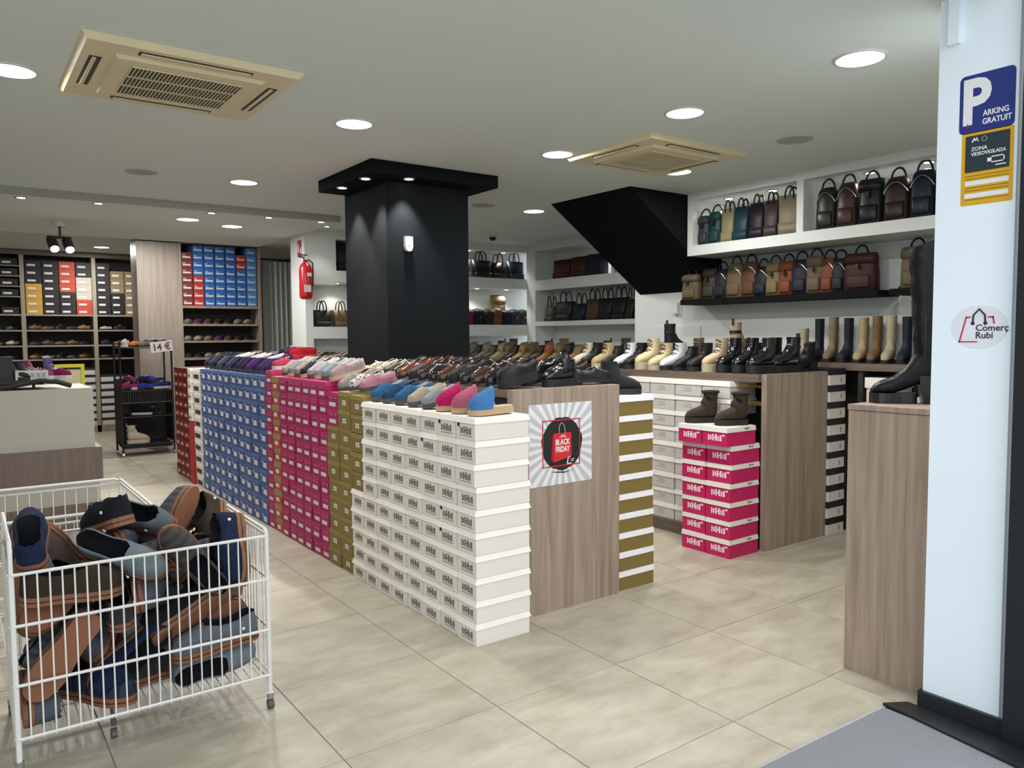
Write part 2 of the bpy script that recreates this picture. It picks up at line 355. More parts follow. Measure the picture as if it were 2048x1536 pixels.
# --- blue boxes, ten columns by eleven rows
bb = carton('blue_carton', '3f5690', .12); bl = carton('blue_lid', '4b6498', .12)
bk = boxkit(.33, .2, .1115, .03, bb, bl, (('label', [(-.055, .03, .018, .06)], paper, .0012), ('printed_logo', [(.04, .07, .055, .075)], mat('pale_blue_ink', 'a9b6d6', .6), .001)), .002)
for c in range(10):
    for r in range(11):
        place(bk, 'blue_shoebox', f'blue shoebox, {NROW(r)} row from the floor, {ORD[c+1]} column after the magenta boxes', 'shoebox', (2.197+jit(.006), 6.28+c*.2, r*.1115), (0, 0, jit(.008)), 'blue shoeboxes along the counter')
# --- white boxes with dark end print, then red boxes
sk = boxkit(.33, .25, .1225, .035, wb, wl, (('printed_band', [(-.1, .1, .015, .06)], mat('dark_brown_print', '3a2f2a', .6), .0012),), .002)
for r in range(10):
    place(sk, 'printed_shoebox', f'white shoebox with dark brown end print, {NROW(r)} from the floor beside the blue boxes', 'shoebox', (2.185+jit(.006), 8.31, r*.1225), (0, 0, jit(.008)), 'white shoeboxes with dark print')
sk2 = boxkit(.33, .13, .11, .03, wb, wl, (('label', [(-.04, .04, .02, .045)], ink, .0012),), .002)
for r in range(5):
    place(sk2, 'narrow_shoebox', f'narrow white shoebox beside the red boxes, {NROW(r)} down from the top', 'shoebox', (2.16, 8.51, 1.11-r*.11), (0, 0, 0), 'narrow white shoeboxes')
tag(link('support_crate', MB().box(2.0, 2.33, 8.45, 8.572, 0, .668).mesh('support_crate', carton('red_carton', 'a5281f'))), 'plain red carton under the narrow white shoeboxes', 'carton')
rb = carton('red_carton', 'a5281f'); rl = carton('dark_red_lid', '6d1d18')
rk = boxkit(.33, .19, .11, .03, rb, rl, (('label', [(-.05, .05, .02, .05)], paper, .0012),), .002)
for c in range(4):
    for r in range(11):
        place(rk, 'red_shoebox', f'red shoebox with white label, {NROW(r)} row from the floor, {ORD[4-c]} column from the far end', 'shoebox', (2.197+jit(.005), 8.675+c*.19, r*.11), (0, 0, jit(.01)), 'red shoeboxes at the far end of the counter')
# --- gold boxes with white lids standing right of the poster panel
glw = carton('white_lid_bright', 'eeebf0', .01)
for r in range(10):
    k = boxkit(.30, .19, .1172, .036, gb, glw, (), .004) if r == 0 else k
    place(k, 'white_lid_shoebox', f'olive gold shoebox with a white lid, {NROW(r)} from the floor right of the poster panel', 'shoebox', (3.305+(.008 if r < 3 else 0)+jit(.005), 3.37, r*.1172), (0, 0, jit(.012)), 'gold boxes with white lids')
# --- magenta boxes with white lids, two columns of seven
mb_ = carton('raspberry_carton', 'c01a5c')
mk_ = boxkit(.315, .215, .129, .034, mb_, carton('cream_lid', 'e2ddd4', .02), (('printed_logo', logo(-.06, .035, 1.6) + [(-.085, -.065, .07, .082)], carton('white_print', 'ecd5de'), .0012),), .004)
lidmark = MB().box(.03, .045, -.1125, -.1115, .108, .12).box(.05, .075, -.1125, -.1115, .110, .117).mesh('lid_print', ink)
mk_.append(('lid_print', lidmark, ink, 1))
for c in range(2):
    for r in range(7):
        x = 4.385-(.05 if r == 6 else .0)+jit(.006)
        place(mk_, 'raspberry_shoebox', f'raspberry shoebox with cream lid, {NROW(r)} from the floor, {["front", "rear"][c]} column', 'shoebox', (x, 3.405+c*.217, r*.129), (0, 0, jit(.015)), 'raspberry boxes with cream lids')
# --- white boxes stacked in the boot counter's open side
vk = boxkit(.3, .235, .112, .035, carton('offwhite_carton', 'c9c8c4', .02), wl, (('printed_logo', [(-.03, .05, .03, .034), (-.03, .03, .044, .048), (-.03, .04, .056, .058)], mat('faint_ink', '9a9894', .8), .001),), .006)
for c in range(4):
    for r in range(9):
        if c == 0 and r < 7: continue
        place(vk, 'cream_shoebox', f'off-white shoebox in the boot counter, {NROW(r)} from the floor, {ORD[c+1]} column', 'shoebox', (4.635+jit(.005), 3.64+c*.262, .096+r*.1222), (0, 0, 0), 'off-white boxes in the boot counter', scale=(1, 1.1, 1.09))
# --- white boxes with black lids right of the boot counter
kk = boxkit(.225, .33, .127, .05, wb, carton('black_lid', '1d1a1e'), (('printed_mark', [(.04, .05, .03, .055), (.03, .06, .022, .026)], ink, .0012),), .003, '-Y')
for r in range(10):
    place(kk, 'black_lid_shoebox', f'white shoebox with a black lid, {NROW(r)} from the floor beside the boot counter', 'shoebox', (5.44+jit(.006), 3.42, r*.127), (0, 0, jit(.02)), 'white boxes with black lids')
tag(link('shoebox', MB().box(5.6, 5.84, 2.9, 3.12, .101, 1.12).mesh('shoebox', wb)), 'tall plain white carton under the tall boots counter', 'carton')
tag(link('shoebox', MB().box(5.59, 5.85, 2.89, 3.13, 1.121, 1.2).mesh('shoebox', wl)), 'white shoebox on the tall white carton under the boots', 'shoebox')

# ================================================================== SHOE SHAPES
SW = [(0,.30),(.03,.55),(.08,.75),(.16,.92),(.28,1.0),(.4,.96),(.52,.84),(.65,.76),(.78,.78),(.88,.8),(.95,.68),(1,.40)]
def interp(tab, s):
    for (a, b_), (c, d) in zip(tab, tab[1:]):
        if s <= c: return b_+(d-b_)*(s-a)/(c-a) if c > a else d
    return tab[-1][1]
def outline(L, Wd, k=1.0):
    ss = [t for t, _ in SW]
    a = [(-L/2+L*s, -Wd*k*interp(SW, s)) for s in ss]; b_ = [(-L/2+L*s, Wd*k*interp(SW, s)) for s in reversed(ss)]
    return a + [(L/2+.004, 0)] + b_ + [(-L/2-.005, 0)]
def sole_mesh(L, Wd, z0, z1, k=1.05): return MB().ext(outline(L, Wd, k), z0, z1, 'XY')
def low_shoe(L, Wd, sole, hv, rim, open_from=.42, toe=.6):
    """closed shoe with a foot opening: returns upper, lining"""
    ss = [0,.02,.05,.1,.17,.26,.34,open_from-.02,open_from+.04,.55,.66,.77,.87,.94,.975,1.0]
    ss = sorted(ss)
    up_, li = MB(), MB(); prof = []
    for s in ss:
        w_ = Wd*interp(SW, s)
        h = interp([(0,.25*hv),(.05,toe*hv*.9),(.15,toe*hv),(.3,hv*.86),(open_from,hv),(.6,hv),(1,rim)], s)
        if s > .9: h = rim
        rm = interp([(0,hv),(open_from,hv),(.55,rim*.88),(.72,rim*.8),(.88,rim),(1,rim*1.02)], s)
        o = 0 if s < open_from else min(1, (s-open_from)/.05)
        if s > .955: o = 0 if s > .98 else .45
        x = -L/2+L*s
        cl = [(-w_*math.cos(math.radians(a))*1.0, h*math.sin(math.radians(a))**.75) for a in (0, 28, 52, 64, 77, 90)]
        op = [(-w_, 0), (-w_*1.0, rm*.55), (-w_*.90, rm), (-w_*.78, rm-.002), (-w_*.72, .006), (0, .005)]
        half = [(c[0]*(1-o)+q[0]*o, c[1]*(1-o)+q[1]*o) for c, q in zip(cl, op)]
        ring = [(x, y, sole+z) for y, z in half] + [(x, -y, sole+z) for y, z in half[:-1][::-1]]
        prof.append((ring, o))
    k = 11
    for q in (up_, li):
        for ring, o in prof: q.v += ring
    for i in range(len(prof)-1):
        for j in range(k-1):
            f = (i*k+j, i*k+j+1, (i+1)*k+j+1, (i+1)*k+j)
            inner = 3 <= j <= 6 and max(prof[i][1], prof[i+1][1]) > .4
            (li if inner else up_).f.append(f)
    for e in (0, len(prof)-1): up_.f.append(tuple(e*k+j for j in range(k)))
    return up_, li
def clean(mb):
    used = sorted({i for f in mb.f for i in f}); mp = {a: b_ for b_, a in enumerate(used)}
    q = MB(); q.v = [mb.v[i] for i in used]; q.f = [tuple(mp[i] for i in f) for f in mb.f]; return q
def boot(L, Wd, sole, H, top_w=1.0, slouch=0, flare=0, pitch=0):
    """rings from toe round the ankle up the shaft; returns upper, lining. heel at +x"""
    hx = L/2
    rg = [(-hx, .0, -hx-.001, .018, .35), (-hx+.012, 0, -hx+.016, .045, .68), (-hx+.04, 0, -hx+.048, .064, .92), (-hx+.085, 0, -hx+.095, .08, 1.0),
          (-hx+.13, 0, -hx+.138, .10, .95), (hx-.075, 0, hx-.115, .122, .86), (hx-.025, .002, hx-.105, .14, .8), (hx-.002, .03, hx-.1, .15, .78), (hx-.002, .075, hx-.1, .162, .78)]
    n = max(2, int((H-.13)/.05)+1)
    for i in range(n+1):
        t = i/n; zb = .10+(H-.10)*t; zf = .172+(H-.172)*t if H > .18 else H
        bulge = .004*math.sin(i*2.4)*slouch
        rg.append((hx-.004+.012*flare*t+bulge, zb, hx-.1-.012*flare*t-bulge, zf, (.76+.1*t)*top_w+bulge*8))
    N = 14; rr = []
    for bx, bz, fx, fz, wk in rg:
        ring = []
        for j in range(N):
            a = 2*math.pi*j/N; ca, sa = math.cos(a), math.sin(a)
            ca = math.copysign(abs(ca)**.8, ca); sa_ = math.copysign(abs(sa)**.8, sa)
            ring.append(((bx+fx)/2+(fx-bx)/2*ca, Wd*wk*sa_, sole+(bz+fz)/2+(fz-bz)/2*ca))
        rr.append([(x, y, z+pitch*min(1, max(0, (x+hx*.35)/(L*.55)))) for x, y, z in ring])
    up_ = MB().rings(rr, True, False)
    top = rr[-1]; cx = sum(p[0] for p in top)/N
    def ins(r, k, dz): return [(cx+(p[0]-cx)*k, p[1]*k, p[2]+dz) for p in r]
    li = MB().rings([top, ins(top, .9, 0), ins(top, .86, -.06)], False, True)
    return up_, li
def lace_mesh(L, sole, H, n=5):
    q = MB(); hx = L/2
    for i in range(n):
        t = i/(n-1); x = -hx+.115+t*(L-.115-.1); z = sole+.088+t*(H-.088-.02)
        if t > .45: x = hx-.112; 
        s = (-1)**i
        q.tube([(x+.012, -.03, z-.008), (x-.004, 0, z+.004+.006*s), (x+.012, .03, z-.004)], .0035, 5)
    return q
def heel_block(L, z, w=.03, l=.05): return MB().frustum((L/2-l, L/2+.002, -w, w), (L/2-l-.006, L/2+.002, -w*1.1, w*1.1), 0, z)
blackrub = mat('black_rubber', '17181a', .6, .05)
def boot_kit(L=.26, Wd=.044, sole=.028, H=.2, laces=False, heel=0, strap=False, tab=False, **k):
    up_, li = boot(L, Wd, sole, H, pitch=heel, **k)
    kit = [('upper', up_.mesh('boot_upper', None, True), None, None), ('lining', li.mesh('boot_lining', None, True), mat('dark_lining', '1c1a19', .9), None)]
    if heel: 
        sm = sole_mesh(L*.68, Wd, heel, heel+sole)      # fore sole shifted to the toe
        s2 = MB(); s2.v = [(x-L*.16, y, z) for x, y, z in sole_mesh(L*.68, Wd, 0, sole+heel*.2).v]; s2.f = sm.f
        h2 = heel_block(L, sole+heel+.01, .032, .07)
        kit += [('sole', s2.mesh('boot_sole', None), blackrub, None), ('heel', h2.mesh('boot_heel', None), blackrub, None)]
    else:
        kit += [('sole', sole_mesh(L, Wd, 0, sole+.006, 1.08).mesh('boot_sole', None), blackrub, None)]
    if laces: kit.append(('laces', lace_mesh(L, sole, H).mesh('boot_laces', None), mat('black_lace', '141414', .8), 0))
    if strap: kit.append(('strap', MB().rings([[( (L/2-.05)+.052*math.cos(a)*k2, .036*math.sin(a)*k2, sole+heel+z) for a in [2*math.pi*j/14 for j in range(14)]] for k2, z in ((1.0,.115),(1.06,.115),(1.06,.135),(1.0,.135))], False, False).mesh('boot_strap', None), blackrub, 0))
    if tab: kit.append(('pull_tab', MB().box(L/2-.006, L/2+.002, -.008, .008, sole+heel+H-.02, sole+heel+H+.025).mesh('pull_tab', None), blackrub, 0))
    return kit
def shoe_kit(L=.26, Wd=.044, sole=.018, hv=.062, rim=.062, heel=0, toe=.6, open_from=.42, trim=None, lining=None, k=1.05):
    up_, li = low_shoe(L, Wd, sole, hv, rim, open_from, toe)
    kit = [('upper', clean(up_).mesh('shoe_upper', None, True), None, None), ('lining', clean(li).mesh('shoe_lining', None, True), lining or mat('dark_lining', '1c1a19', .9), None),
           ('sole', sole_mesh(L, Wd, 0, sole+.003, k).mesh('shoe_sole', None), blackrub, None)]
    if heel: kit[2] = ('sole', sole_mesh(L, Wd, sole*.4, sole+.003, k).mesh('shoe_sole', None), blackrub, None); kit.append(('heel', heel_block(L, sole, .03, .06).mesh('shoe_heel', None), blackrub, None))
    if trim == 'bar':
        kit.append(('bar', MB().tube([(-.035, -.026, sole+hv*.75), (-.04, 0, sole+hv*1.0), (-.035, .026, sole+hv*.75)], .004, 5).mesh('shoe_bar', None), mat('steel_trim', 'b8b8b8', .25, .03, 20, metal=1), 0))
    if trim == 'laces':
        q = MB()
        for i in range(4): q.tube([(-.045+i*.02, -.018, sole+hv*(.72+.08*i)), (-.048+i*.02, 0, sole+hv*(.86+.08*i)), (-.045+i*.02, .018, sole+hv*(.72+.08*i))], .003, 5)
        kit.append(('laces', q.mesh('shoe_laces', None), mat('white_lace', 'd8d8d8', .8), 0))
    if trim == 'fluff':
        q = MB()
        q.tube([(x, y, z) for x, y, z in [(-.015+.125*(1-math.cos(a))*.5, .034*math.sin(a), sole+rim*.95) for a in [2*math.pi*i/14 for i in range(14)]]], .011, 6, closed=True)
        kit.append(('fluffy_cuff', q.mesh('fluffy_cuff', None, True), mat('white_fluff', 'd9d6d2', 1, .1, 90, .6), 0))
    return kit
def mule_kit(L=.26, Wd=.05, sole=.022, peak=.088):
    rg = [(-.5,0,-.5,.2,.3),(-.47,0,-.465,.42,.62),(-.4,0,-.39,.6,.86),(-.3,0,-.27,.74,1.0),(-.2,0,-.13,.88,1.02),(-.1,.02,0.0,1.0,.98),(-.06,.05,.035,1.06,.9)]
    rr, ri = [], []
    for bx, bz, fx, fz, wk in rg:
        for k, out in ((1, rr), (.93, ri)):
            # open arch from left edge over the top to the right edge
            out.append([( (bx+(fx-bx)*math.sin(a)**.8)*L, -Wd*wk*k*math.cos(a), sole+(bz+(fz-bz)*math.sin(a)**.85)*peak*k) for a in [math.pi*j/10 for j in range(11)]])
    up_ = MB().rings(rr, False, False, False); up_.f.append(tuple(range(11)))
    n = len(up_.v); up_.rings(ri, False, False, False)
    e = (len(rr)-1)*11
    for j in range(10): up_.f.append((e+j, e+j+1, n+e+j+1, n+e+j))
    ins = sole_mesh(L*.97, Wd, sole, sole+.008, .93)
    return [('upper', up_.mesh('mule_upper', None, True), None, None), ('insole', ins.mesh('mule_insole', None), mat('beige_insole', 'b9a98c', .9), None), ('sole', sole_mesh(L, Wd, 0, sole, 1.06).mesh('mule_sole', None), mat('cork_sole', 'b49a74', .8, .1, 60), None)]
def C(h, rough=.5, coat=0, bump=0.15, var=.1): return mat('leather_'+h+('_g' if coat else '')+str(rough), h, rough, var, 40, bump, 0, coat, .3)
def F(h): return mat('felt_'+h, ''.join('%02x' % int(int(h[i:i+2], 16)*.86) for i in (0, 2, 4)), .95, .14, 70, .5, spec=.2)

# ================================================================== SHOES ON THE NEAR COUNTER
mule = mule_kit(); slip = shoe_kit(.25, .046, .018, .062, .055, lining=mat('pale_lining', 'b9b2a8', .95)); 
slipd = shoe_kit(.25, .046, .018, .062, .055)
fluffslip = shoe_kit(.25, .046, .018, .062, .052, trim='fluff')
loafer = shoe_kit(.265, .043, .02, .058, .05, heel=1, toe=.68)
loafbar = shoe_kit(.265, .043, .02, .06, .05, heel=1, toe=.68, trim='bar')
chunky = shoe_kit(.265, .046, .038, .064, .056, toe=.72, trim='bar', k=1.1)
sneak = shoe_kit(.25, .044, .028, .07, .06, toe=.68, trim='laces', k=1.1)
cork = mat('cork_sole', 'b49a74'); greysole = mat('grey_sole', '4c4c4e', .8)
front = [('blue', '4d86c4', mule, 'blue felt mule slipper at the very front corner of the white boxes'),
 ('pink', 'c4667e', mule, 'dusty pink mule slipper second from the white box corner'),
 ('fuchsia', 'c21f66', mule, 'fuchsia mule slipper third from the white box corner'),
 ('grey', '9ba2a4', slip, 'pale grey slipper beside the fuchsia mule on the white boxes'),
 ('cream', 'b9ad97', slip, 'cream knitted slipper beside the pale grey slipper'),
 ('blue', '34648f', slip, 'mid blue slipper beside the cream slipper'),
 ('navy', '26466e', slipd, 'navy blue patterned slipper between two mid blue slippers'),
 ('blue', '2f628f', slip, 'blue slipper before the pink slipper at the end of the white boxes'),
 ('pink', 'b07a86', slip, 'pale pink slipper over the gold boxes'),
 ('leopard', None, slipd, 'black and white spotted slipper over the gold boxes')]
leo = leopard('spotted_black_white', '191614', 'a9a29a'); leo2 = leopard('spotted_brown', '1d1512', '8d7f70')
for i, (cn, h, k, lab) in enumerate(front):
    y = 3.20+i*.158; z = 1.137 if y < 4.37 else 1.184
    place(k, 'slipper', lab, 'slipper', (2.195, y, z), (0, 0, jit(.06)), 'slippers on the white boxes', {'upper': leo if h is None else F(h), **({'sole': greysole} if k is not mule else {})}, scale=(1, 1, 1.25), tilt=.02 if k is mule else .16)
greys = [('8f8a8a','grey'),('9c8b8b','rose grey'),('7f8a8c','blue grey'),('8e8f92','silver grey'),('a2979a','pale rose'),('23283c','navy'),('8f8478','taupe'),('7a7d84','steel grey'),('9a8f86','sand grey')]
for i, (h, n) in enumerate(greys):
    y = 4.80+i*.135
    place(slip if i % 3 else slipd, 'slipper', f'{n} felt slipper, {ORD[i+1]} one along the rim of the magenta boxes', 'slipper', (2.2, y, 1.236 if y > 4.9 else 1.17), (0, 0, jit(.08)), 'grey slippers on the magenta boxes', {'upper': F(h), 'sole': cork if i % 2 else greysole}, scale=(1.05, 1, 1.3), tilt=.24)
blues = [('3a2350','plum'),('4b2a6b','purple'),('23284a','navy'),('6b2f7d','violet'),('2a2a3c','charcoal blue'),('3a3052','aubergine'),('20263c','midnight blue'),('4c4f66','slate'),('2b2f42','ink blue'),('5a5f6c','smoke grey'),('222633','near-black'),('3a4460','denim blue'),('2d2f38','graphite')]
for i, (h, n) in enumerate(blues):
    y = 6.3+i*.152; k = fluffslip if i in (1, 3, 4, 6, 7) else slipd
    place(k, 'slipper', f'{n} slipper{" with a white fluffy cuff" if k is fluffslip else ""}, {ORD[i+1]} along the rim of the blue boxes', 'slipper', (2.2, y, 1.229), (0, 0, jit(.08)), 'dark slippers on the blue boxes', {'upper': F(h), 'sole': greysole}, scale=(1.05, 1, 1.4), tilt=.28)
# raised shoes on a magenta box lid
place(boxkit(.33, .5, .11, .03, pb, plm), 'shoebox', 'magenta shoebox lying on the counter under the raised trainers', 'shoebox', (2.56, 6.75, 1.246), (0, 0, 0))
for i, (x, y, z, h, n) in enumerate(((2.5, 6.56, 1.357, 'c0202c', 'red'), (2.5, 6.7, 1.357, '8c1840', 'crimson'), (2.5, 6.86, 1.357, '2c3a55', 'navy and grey'), (2.52, 7.16, 1.246, '5b7aa8', 'light blue'), (2.52, 7.34, 1.246, '6a86b0', 'pale denim'), (2.2, 6.14, 1.275, 'b03a52', 'pink red'))):
    place(sneak, 'trainer', f'{n} trainer on the raised magenta box lid', 'trainer', (x, y, z), (0, 0, .15), 'raised trainers', {'upper': F(h), 'sole': mat('red_sole', 'c62b36', .6) if i < 1 else mat('white_sole', 'bdbdbd', .6)})
for i, y in enumerate((5.62, 5.85)):       # white strappy sandals
    root = thing('sandal', f'cream slingback sandal {["nearer the black column", "nearer the red trainers"][i]}', 'sandal', (2.5, y, 1.246), (0, 0, .1), 'cream sandals')
    cm = mat('cream_leather', 'c9c0b0', .5)
    part('sole', sole_mesh(.24, .038, 0, .03), cork, root)
    part('strap', MB().tube([(-.06, -.04, .03), (-.055, -.03, .065), (-.05, 0, .075), (-.055, .03, .065), (-.06, .04, .03)], .012, 6), cm, root, True)
    part('ankle_strap', MB().tube([(.02, -.034, .05), (.07, -.03, .10), (.11, 0, .105), (.07, .03, .10), (.02, .034, .05), (.07, 0, .12)], .006, 6), cm, root, True)
# dark shoes on the near counter (two rows)
cols = [('161616',0,'black'),('17171a',1,'black patent'),('3f2416',1,'chestnut'),('1b1512',1,'black brown'),('191a1c',0,'matt black'),('4a2a18',1,'tan brown'),('141416',1,'glossy black'),('2a1c14',1,'dark brown'),('1c1c1f',0,'charcoal'),('5a3218',1,'cognac'),('151515',1,'jet black'),('2c1d18',0,'espresso'),('18181b',1,'black mirror'),('3a2a20',1,'walnut')]
for row, x0 in enumerate((2.525, 2.775, 3.02)):
    for i in range(14):
        h, g, n = cols[(i+row*5) % 14]; y = 3.40+i*.128
        k = (chunky if (i == 0 or (row == 1 and i < 2)) else loafbar if i % 4 == 1 else loafer)
        m_ = C(h, .22 if g else .5, .5 if g else 0, .08)
        if (row == 0 and i > 11): m_, n = leo2, 'spotted brown'
        if row and i == 0: continue
        place(k, 'loafer', f'{n} loafer, {ORD[i+1]} from the poster panel in the {["aisle", "inner", "far"][row]} row', 'loafer', (x0+jit(.01), y, 1.246), (0, 0, jit(.08)), 'dark loafers on the near counter', {'upper': m_}, scale=(1, 1, 1.25), tilt=.2+jit(.05))
for i in range(17):
    for row, x0 in enumerate((2.56, 2.86)):
        y = 6.12+i*.14
        if row == 0 and y < 7.5: continue
        if y > 8.4: continue
        n, m_ = [('spotted brown', leo2), ('spotted white', leo), ('black', C('161616')), ('dark brown', C('33241a'))][(i*3+row) % 4]
        place(loafer, 'loafer', f'{n} loafer behind the black column, {ORD[i+1]} in the {["aisle", "inner"][row]} row', 'loafer', (x0, y, 1.246), (0, 0, jit(.08)), 'loafers behind the column', {'upper': m_}, scale=(1, 1, 1.3), tilt=.25)
for i in range(5):
    n, m_ = [('spotted', leo2), ('black and white spotted', leo), ('brown', C('4a3020')), ('rose grey', F('8a7876')), ('taupe', F('7f756a'))][i]
    place(slipd, 'slipper', f'{n} slipper squeezed between the black column and the magenta boxes', 'slipper', (2.5, 5.18+i*.09 if i < 4 else 6.08, 1.246), (0, 0, .2), 'slippers beside the column', {'upper': m_}, scale=(.85, .8, 1))
# black ankle boot on the gold stack
ab = boot_kit(.25, .044, .03, .17)
for i, (x, n, h_) in enumerate(((2.80, 'black crocodile-print', 1), (3.04, 'plain black', 0))):
    place(boot_kit(.24, .045, .035, .115) if i == 0 else loafbar, 'ankle_boot' if i == 0 else 'loafer', f'{n} {["low boot", "heeled loafer"][i]} at the poster end of the near counter', 'shoe', (x, 3.39, 1.246), (0, 0, .1 if i == 0 else math.pi-.2), None, {'upper': C('111114', .15, 1.0, .5) if h_ else C('17171a', .4)}, scale=(1, 1, 1.3) if i else None)
place(ab, 'ankle_boot', 'black ankle boot standing on the gold boxes with white lids', 'boot', (3.30, 3.40, 1.1725), (0, 0, math.pi-.5), None, {'upper': mat('nubuck_black', '18191d', .8, .1, 60, .2)})

# ================================================================== BOOTS ON THE BOOT COUNTER
b_lace = boot_kit(.255, .046, .032, .185, laces=True); b_ank = boot_kit(.25, .042, .024, .165); b_heel = boot_kit(.24, .04, .012, .165, heel=.045)
b_chel = boot_kit(.26, .045, .04, .19, tab=True, strap=True); b_plat = boot_kit(.255, .047, .055, .2, laces=True)
wsole = mat('white_sole', 'bdbdbd', .6); csole = mat('cream_sole', 'b5a98d', .7)
pat = C('0f1116', .15, 1.0, .05); bl_ = C('17171a', .5); wlace = mat('white_lace', 'd8d8d8', .8)
seq = [('black patent', pat, b_plat, None), ('glossy black', C('14161c', .2, .8), b_plat, None), ('patent black wrinkled', C('12141a', .18, .9, .4), b_plat, None), ('beige lug-soled', C('b9a386', .6), b_plat, csole),
 ('matt black', bl_, b_lace, None), ('low black', C('1b1b1d', .5), b_ank, None), ('white black-soled', C('cfd3d3', .4), b_lace, None), ('cream', C('c0b08c', .6), b_lace, csole), ('fur-trimmed cream', C('c8b993', .8), b_plat, csole),
 ('black', bl_, b_lace, None), ('bright white', C('d2d6d8', .4), b_lace, None), ('black', bl_, b_ank, None), ('sand', C('b09a72', .6), b_lace, csole), ('black', bl_, b_lace, None), ('ivory', C('c9c2aa', .5), b_lace, wsole),
 ('tan', C('6d543c', .7), b_ank, None), ('black', bl_, b_heel, None), ('khaki', C('5c5038', .7), b_heel, None), ('rust', C('77481f', .6), b_heel, None), ('black', bl_, b_ank, None), ('olive', C('4d472f', .7), b_heel, None), ('camel', C('7a6340', .7), b_heel, None),
 ('black', bl_, b_ank, None), ('mud brown', C('54452f', .7), b_heel, None), ('stone', C('7b6c4c', .7), b_heel, None), ('bottle green', C('2a332c', .5), b_ank, None), ('taupe', C('66584a', .7), b_heel, None), ('black', bl_, b_ank, None), ('grey brown', C('584c42', .7), b_heel, None), ('black brown', C('29221d', .6), b_ank, None), ('silver grey', C('9a9a98', .4), b_heel, None)]
for i, (n, m_, k, s_) in enumerate(seq):
    ms = {'upper': m_}
    if s_: ms['sole'] = s_
    if n in ('matt black',): pass
    y = 3.40+i*.138
    place(k, 'ankle_boot', f'{n} ankle boot, {ORD[i+1]} in the aisle row of the boot counter', 'boot', (4.685+jit(.012), y, 1.251), (0, 0, -.05+jit(.1)), 'ankle boots on the boot counter', ms)
seq2 = [('161619','black'),('202024','charcoal'),('17171a','jet black'),('1a1a1d','matt black'),('6a5a48','taupe'),('15161a','night black'),('b09c80','beige'),('1c1c20','soot black'),('3f2f22','brown'),('17181b','ink black'),('5a4a36','olive brown'),('1a1a1c','dark grey'),('6a4020','rust'),('191919','coal black'),('73604a','camel'),('16161a','raven black'),('2f2a26','dark brown'),('1a1b1e','slate black')]
for i, (h, n) in enumerate(seq2):
    y = 3.42+i*.225
    z = 1.251; k = (b_plat, b_chel, b_lace, b_ank)[i % 4]
    if i in (0, 1, 2, 5): continue
    place(k, 'ankle_boot', f'{n} boot, {ORD[i+1]} in the wall-side row of the boot counter', 'boot', (5.05+jit(.02), y, z), (0, 0, .1+jit(.15)), 'boots in the back row of the boot counter', {'upper': C(h, .35, .3)})
for i, (x, y, k, n, m_) in enumerate(((4.97, 3.40, b_chel, 'black patent', pat), (5.2, 3.40, b_heel, 'black', bl_), (4.97, 3.545, b_plat, 'black croc', C('101116', .2, .8, .5)), (5.2, 3.545, b_chel, 'black', bl_), (4.97, 3.69, b_lace, 'black brown', C('1d1813', .4)), (5.2, 3.69, b_plat, 'glossy black', pat), (5.2, 3.85, b_ank, 'charcoal', C('202024', .5)), (5.2, 4.0, b_chel, 'soot black', bl_))):
    place(k, 'ankle_boot', f'{n} boot, {ORD[i+1]} in the crowd at the near end of the boot counter', 'boot', (x, y, 1.251), (0, 0, jit(.12)), 'black boots crowded at the near end of the boot counter', {'upper': m_}, scale=1.12 if i in (0, 3) else None)
for j, (y, h, n) in enumerate(((3.86, 'a08a6c', 'beige'), (4.54, '16171a', 'black'))):
    place(boxkit(.3, .2, .11, .03, wb, wl), 'shoebox', f'white shoebox lying under the raised {n} chelsea boot', 'shoebox', (5.04, y, 1.251), (0, 0, 0))
    place(b_chel, 'chelsea_boot', f'{n} chelsea boot raised above the other boots', 'boot', (5.04, y, 1.362), (0, 0, math.pi+.3), None, {'upper': C(h, .7), 'sole': csole if j == 0 else blackrub}, scale=1.15)
# brown ankle boots on the raspberry stack
for i, (x, y, n) in enumerate(((4.34, 3.65, 'rear'), (4.37, 3.41, 'front'))):
    kit = boot_kit(.235, .05, .03, .19, flare=.4, top_w=1.15) if i == 0 else kit
    r_ = place(kit, 'ankle_boot', f'dark brown fleece-cuffed ankle boot, {n} one on the raspberry boxes', 'boot', (x, y, .9045), (0, 0, -.5+.05*i), 'brown boots on the raspberry boxes', {'upper': mat('brown_suede', '35281f', .95, .12, 60, .3), 'sole': mat('dark_brown_sole', '241b16', .8)})
    part('cuff', MB().tube([(.0665+.056*math.cos(a), .048*math.sin(a), .217) for a in [2*math.pi*j/14 for j in range(14)]], .011, 6, closed=True), mat('brown_fleece', '2b201a', 1, .2, 90, .6), r_, True)
# tall boots along the right wall
tb = boot_kit(.25, .04, .02, .33); tbs = boot_kit(.25, .04, .02, .34, slouch=1.6, top_w=1.05); tbm = boot_kit(.25, .04, .02, .25)
for i, (y, h, n, k) in enumerate(((3.76, '9c9480', 'stone grey', tbm), (3.62, '14171f', 'black', tb), (3.495, '74644c', 'taupe slouch', tbs), (3.365, '141823', 'navy black', tb), (3.24, '9b8a6c', 'sand suede', tb), (3.13, '6d5238', 'brown slouch', tbs), (3.02, 'a4977c', 'cream slouch', tbs), (2.90, '182130', 'dark navy', tb), (2.78, '5c2c1f', 'reddish brown', tbs), (2.66, '1a1c20', 'coal black', tb))):
    place(k, 'tall_boot', f'{n} tall boot standing on the right wall counter', 'boot', (5.72, y, 1.306), (0, 0, .25), 'tall boots by the right wall', {'upper': C(h, .65)})
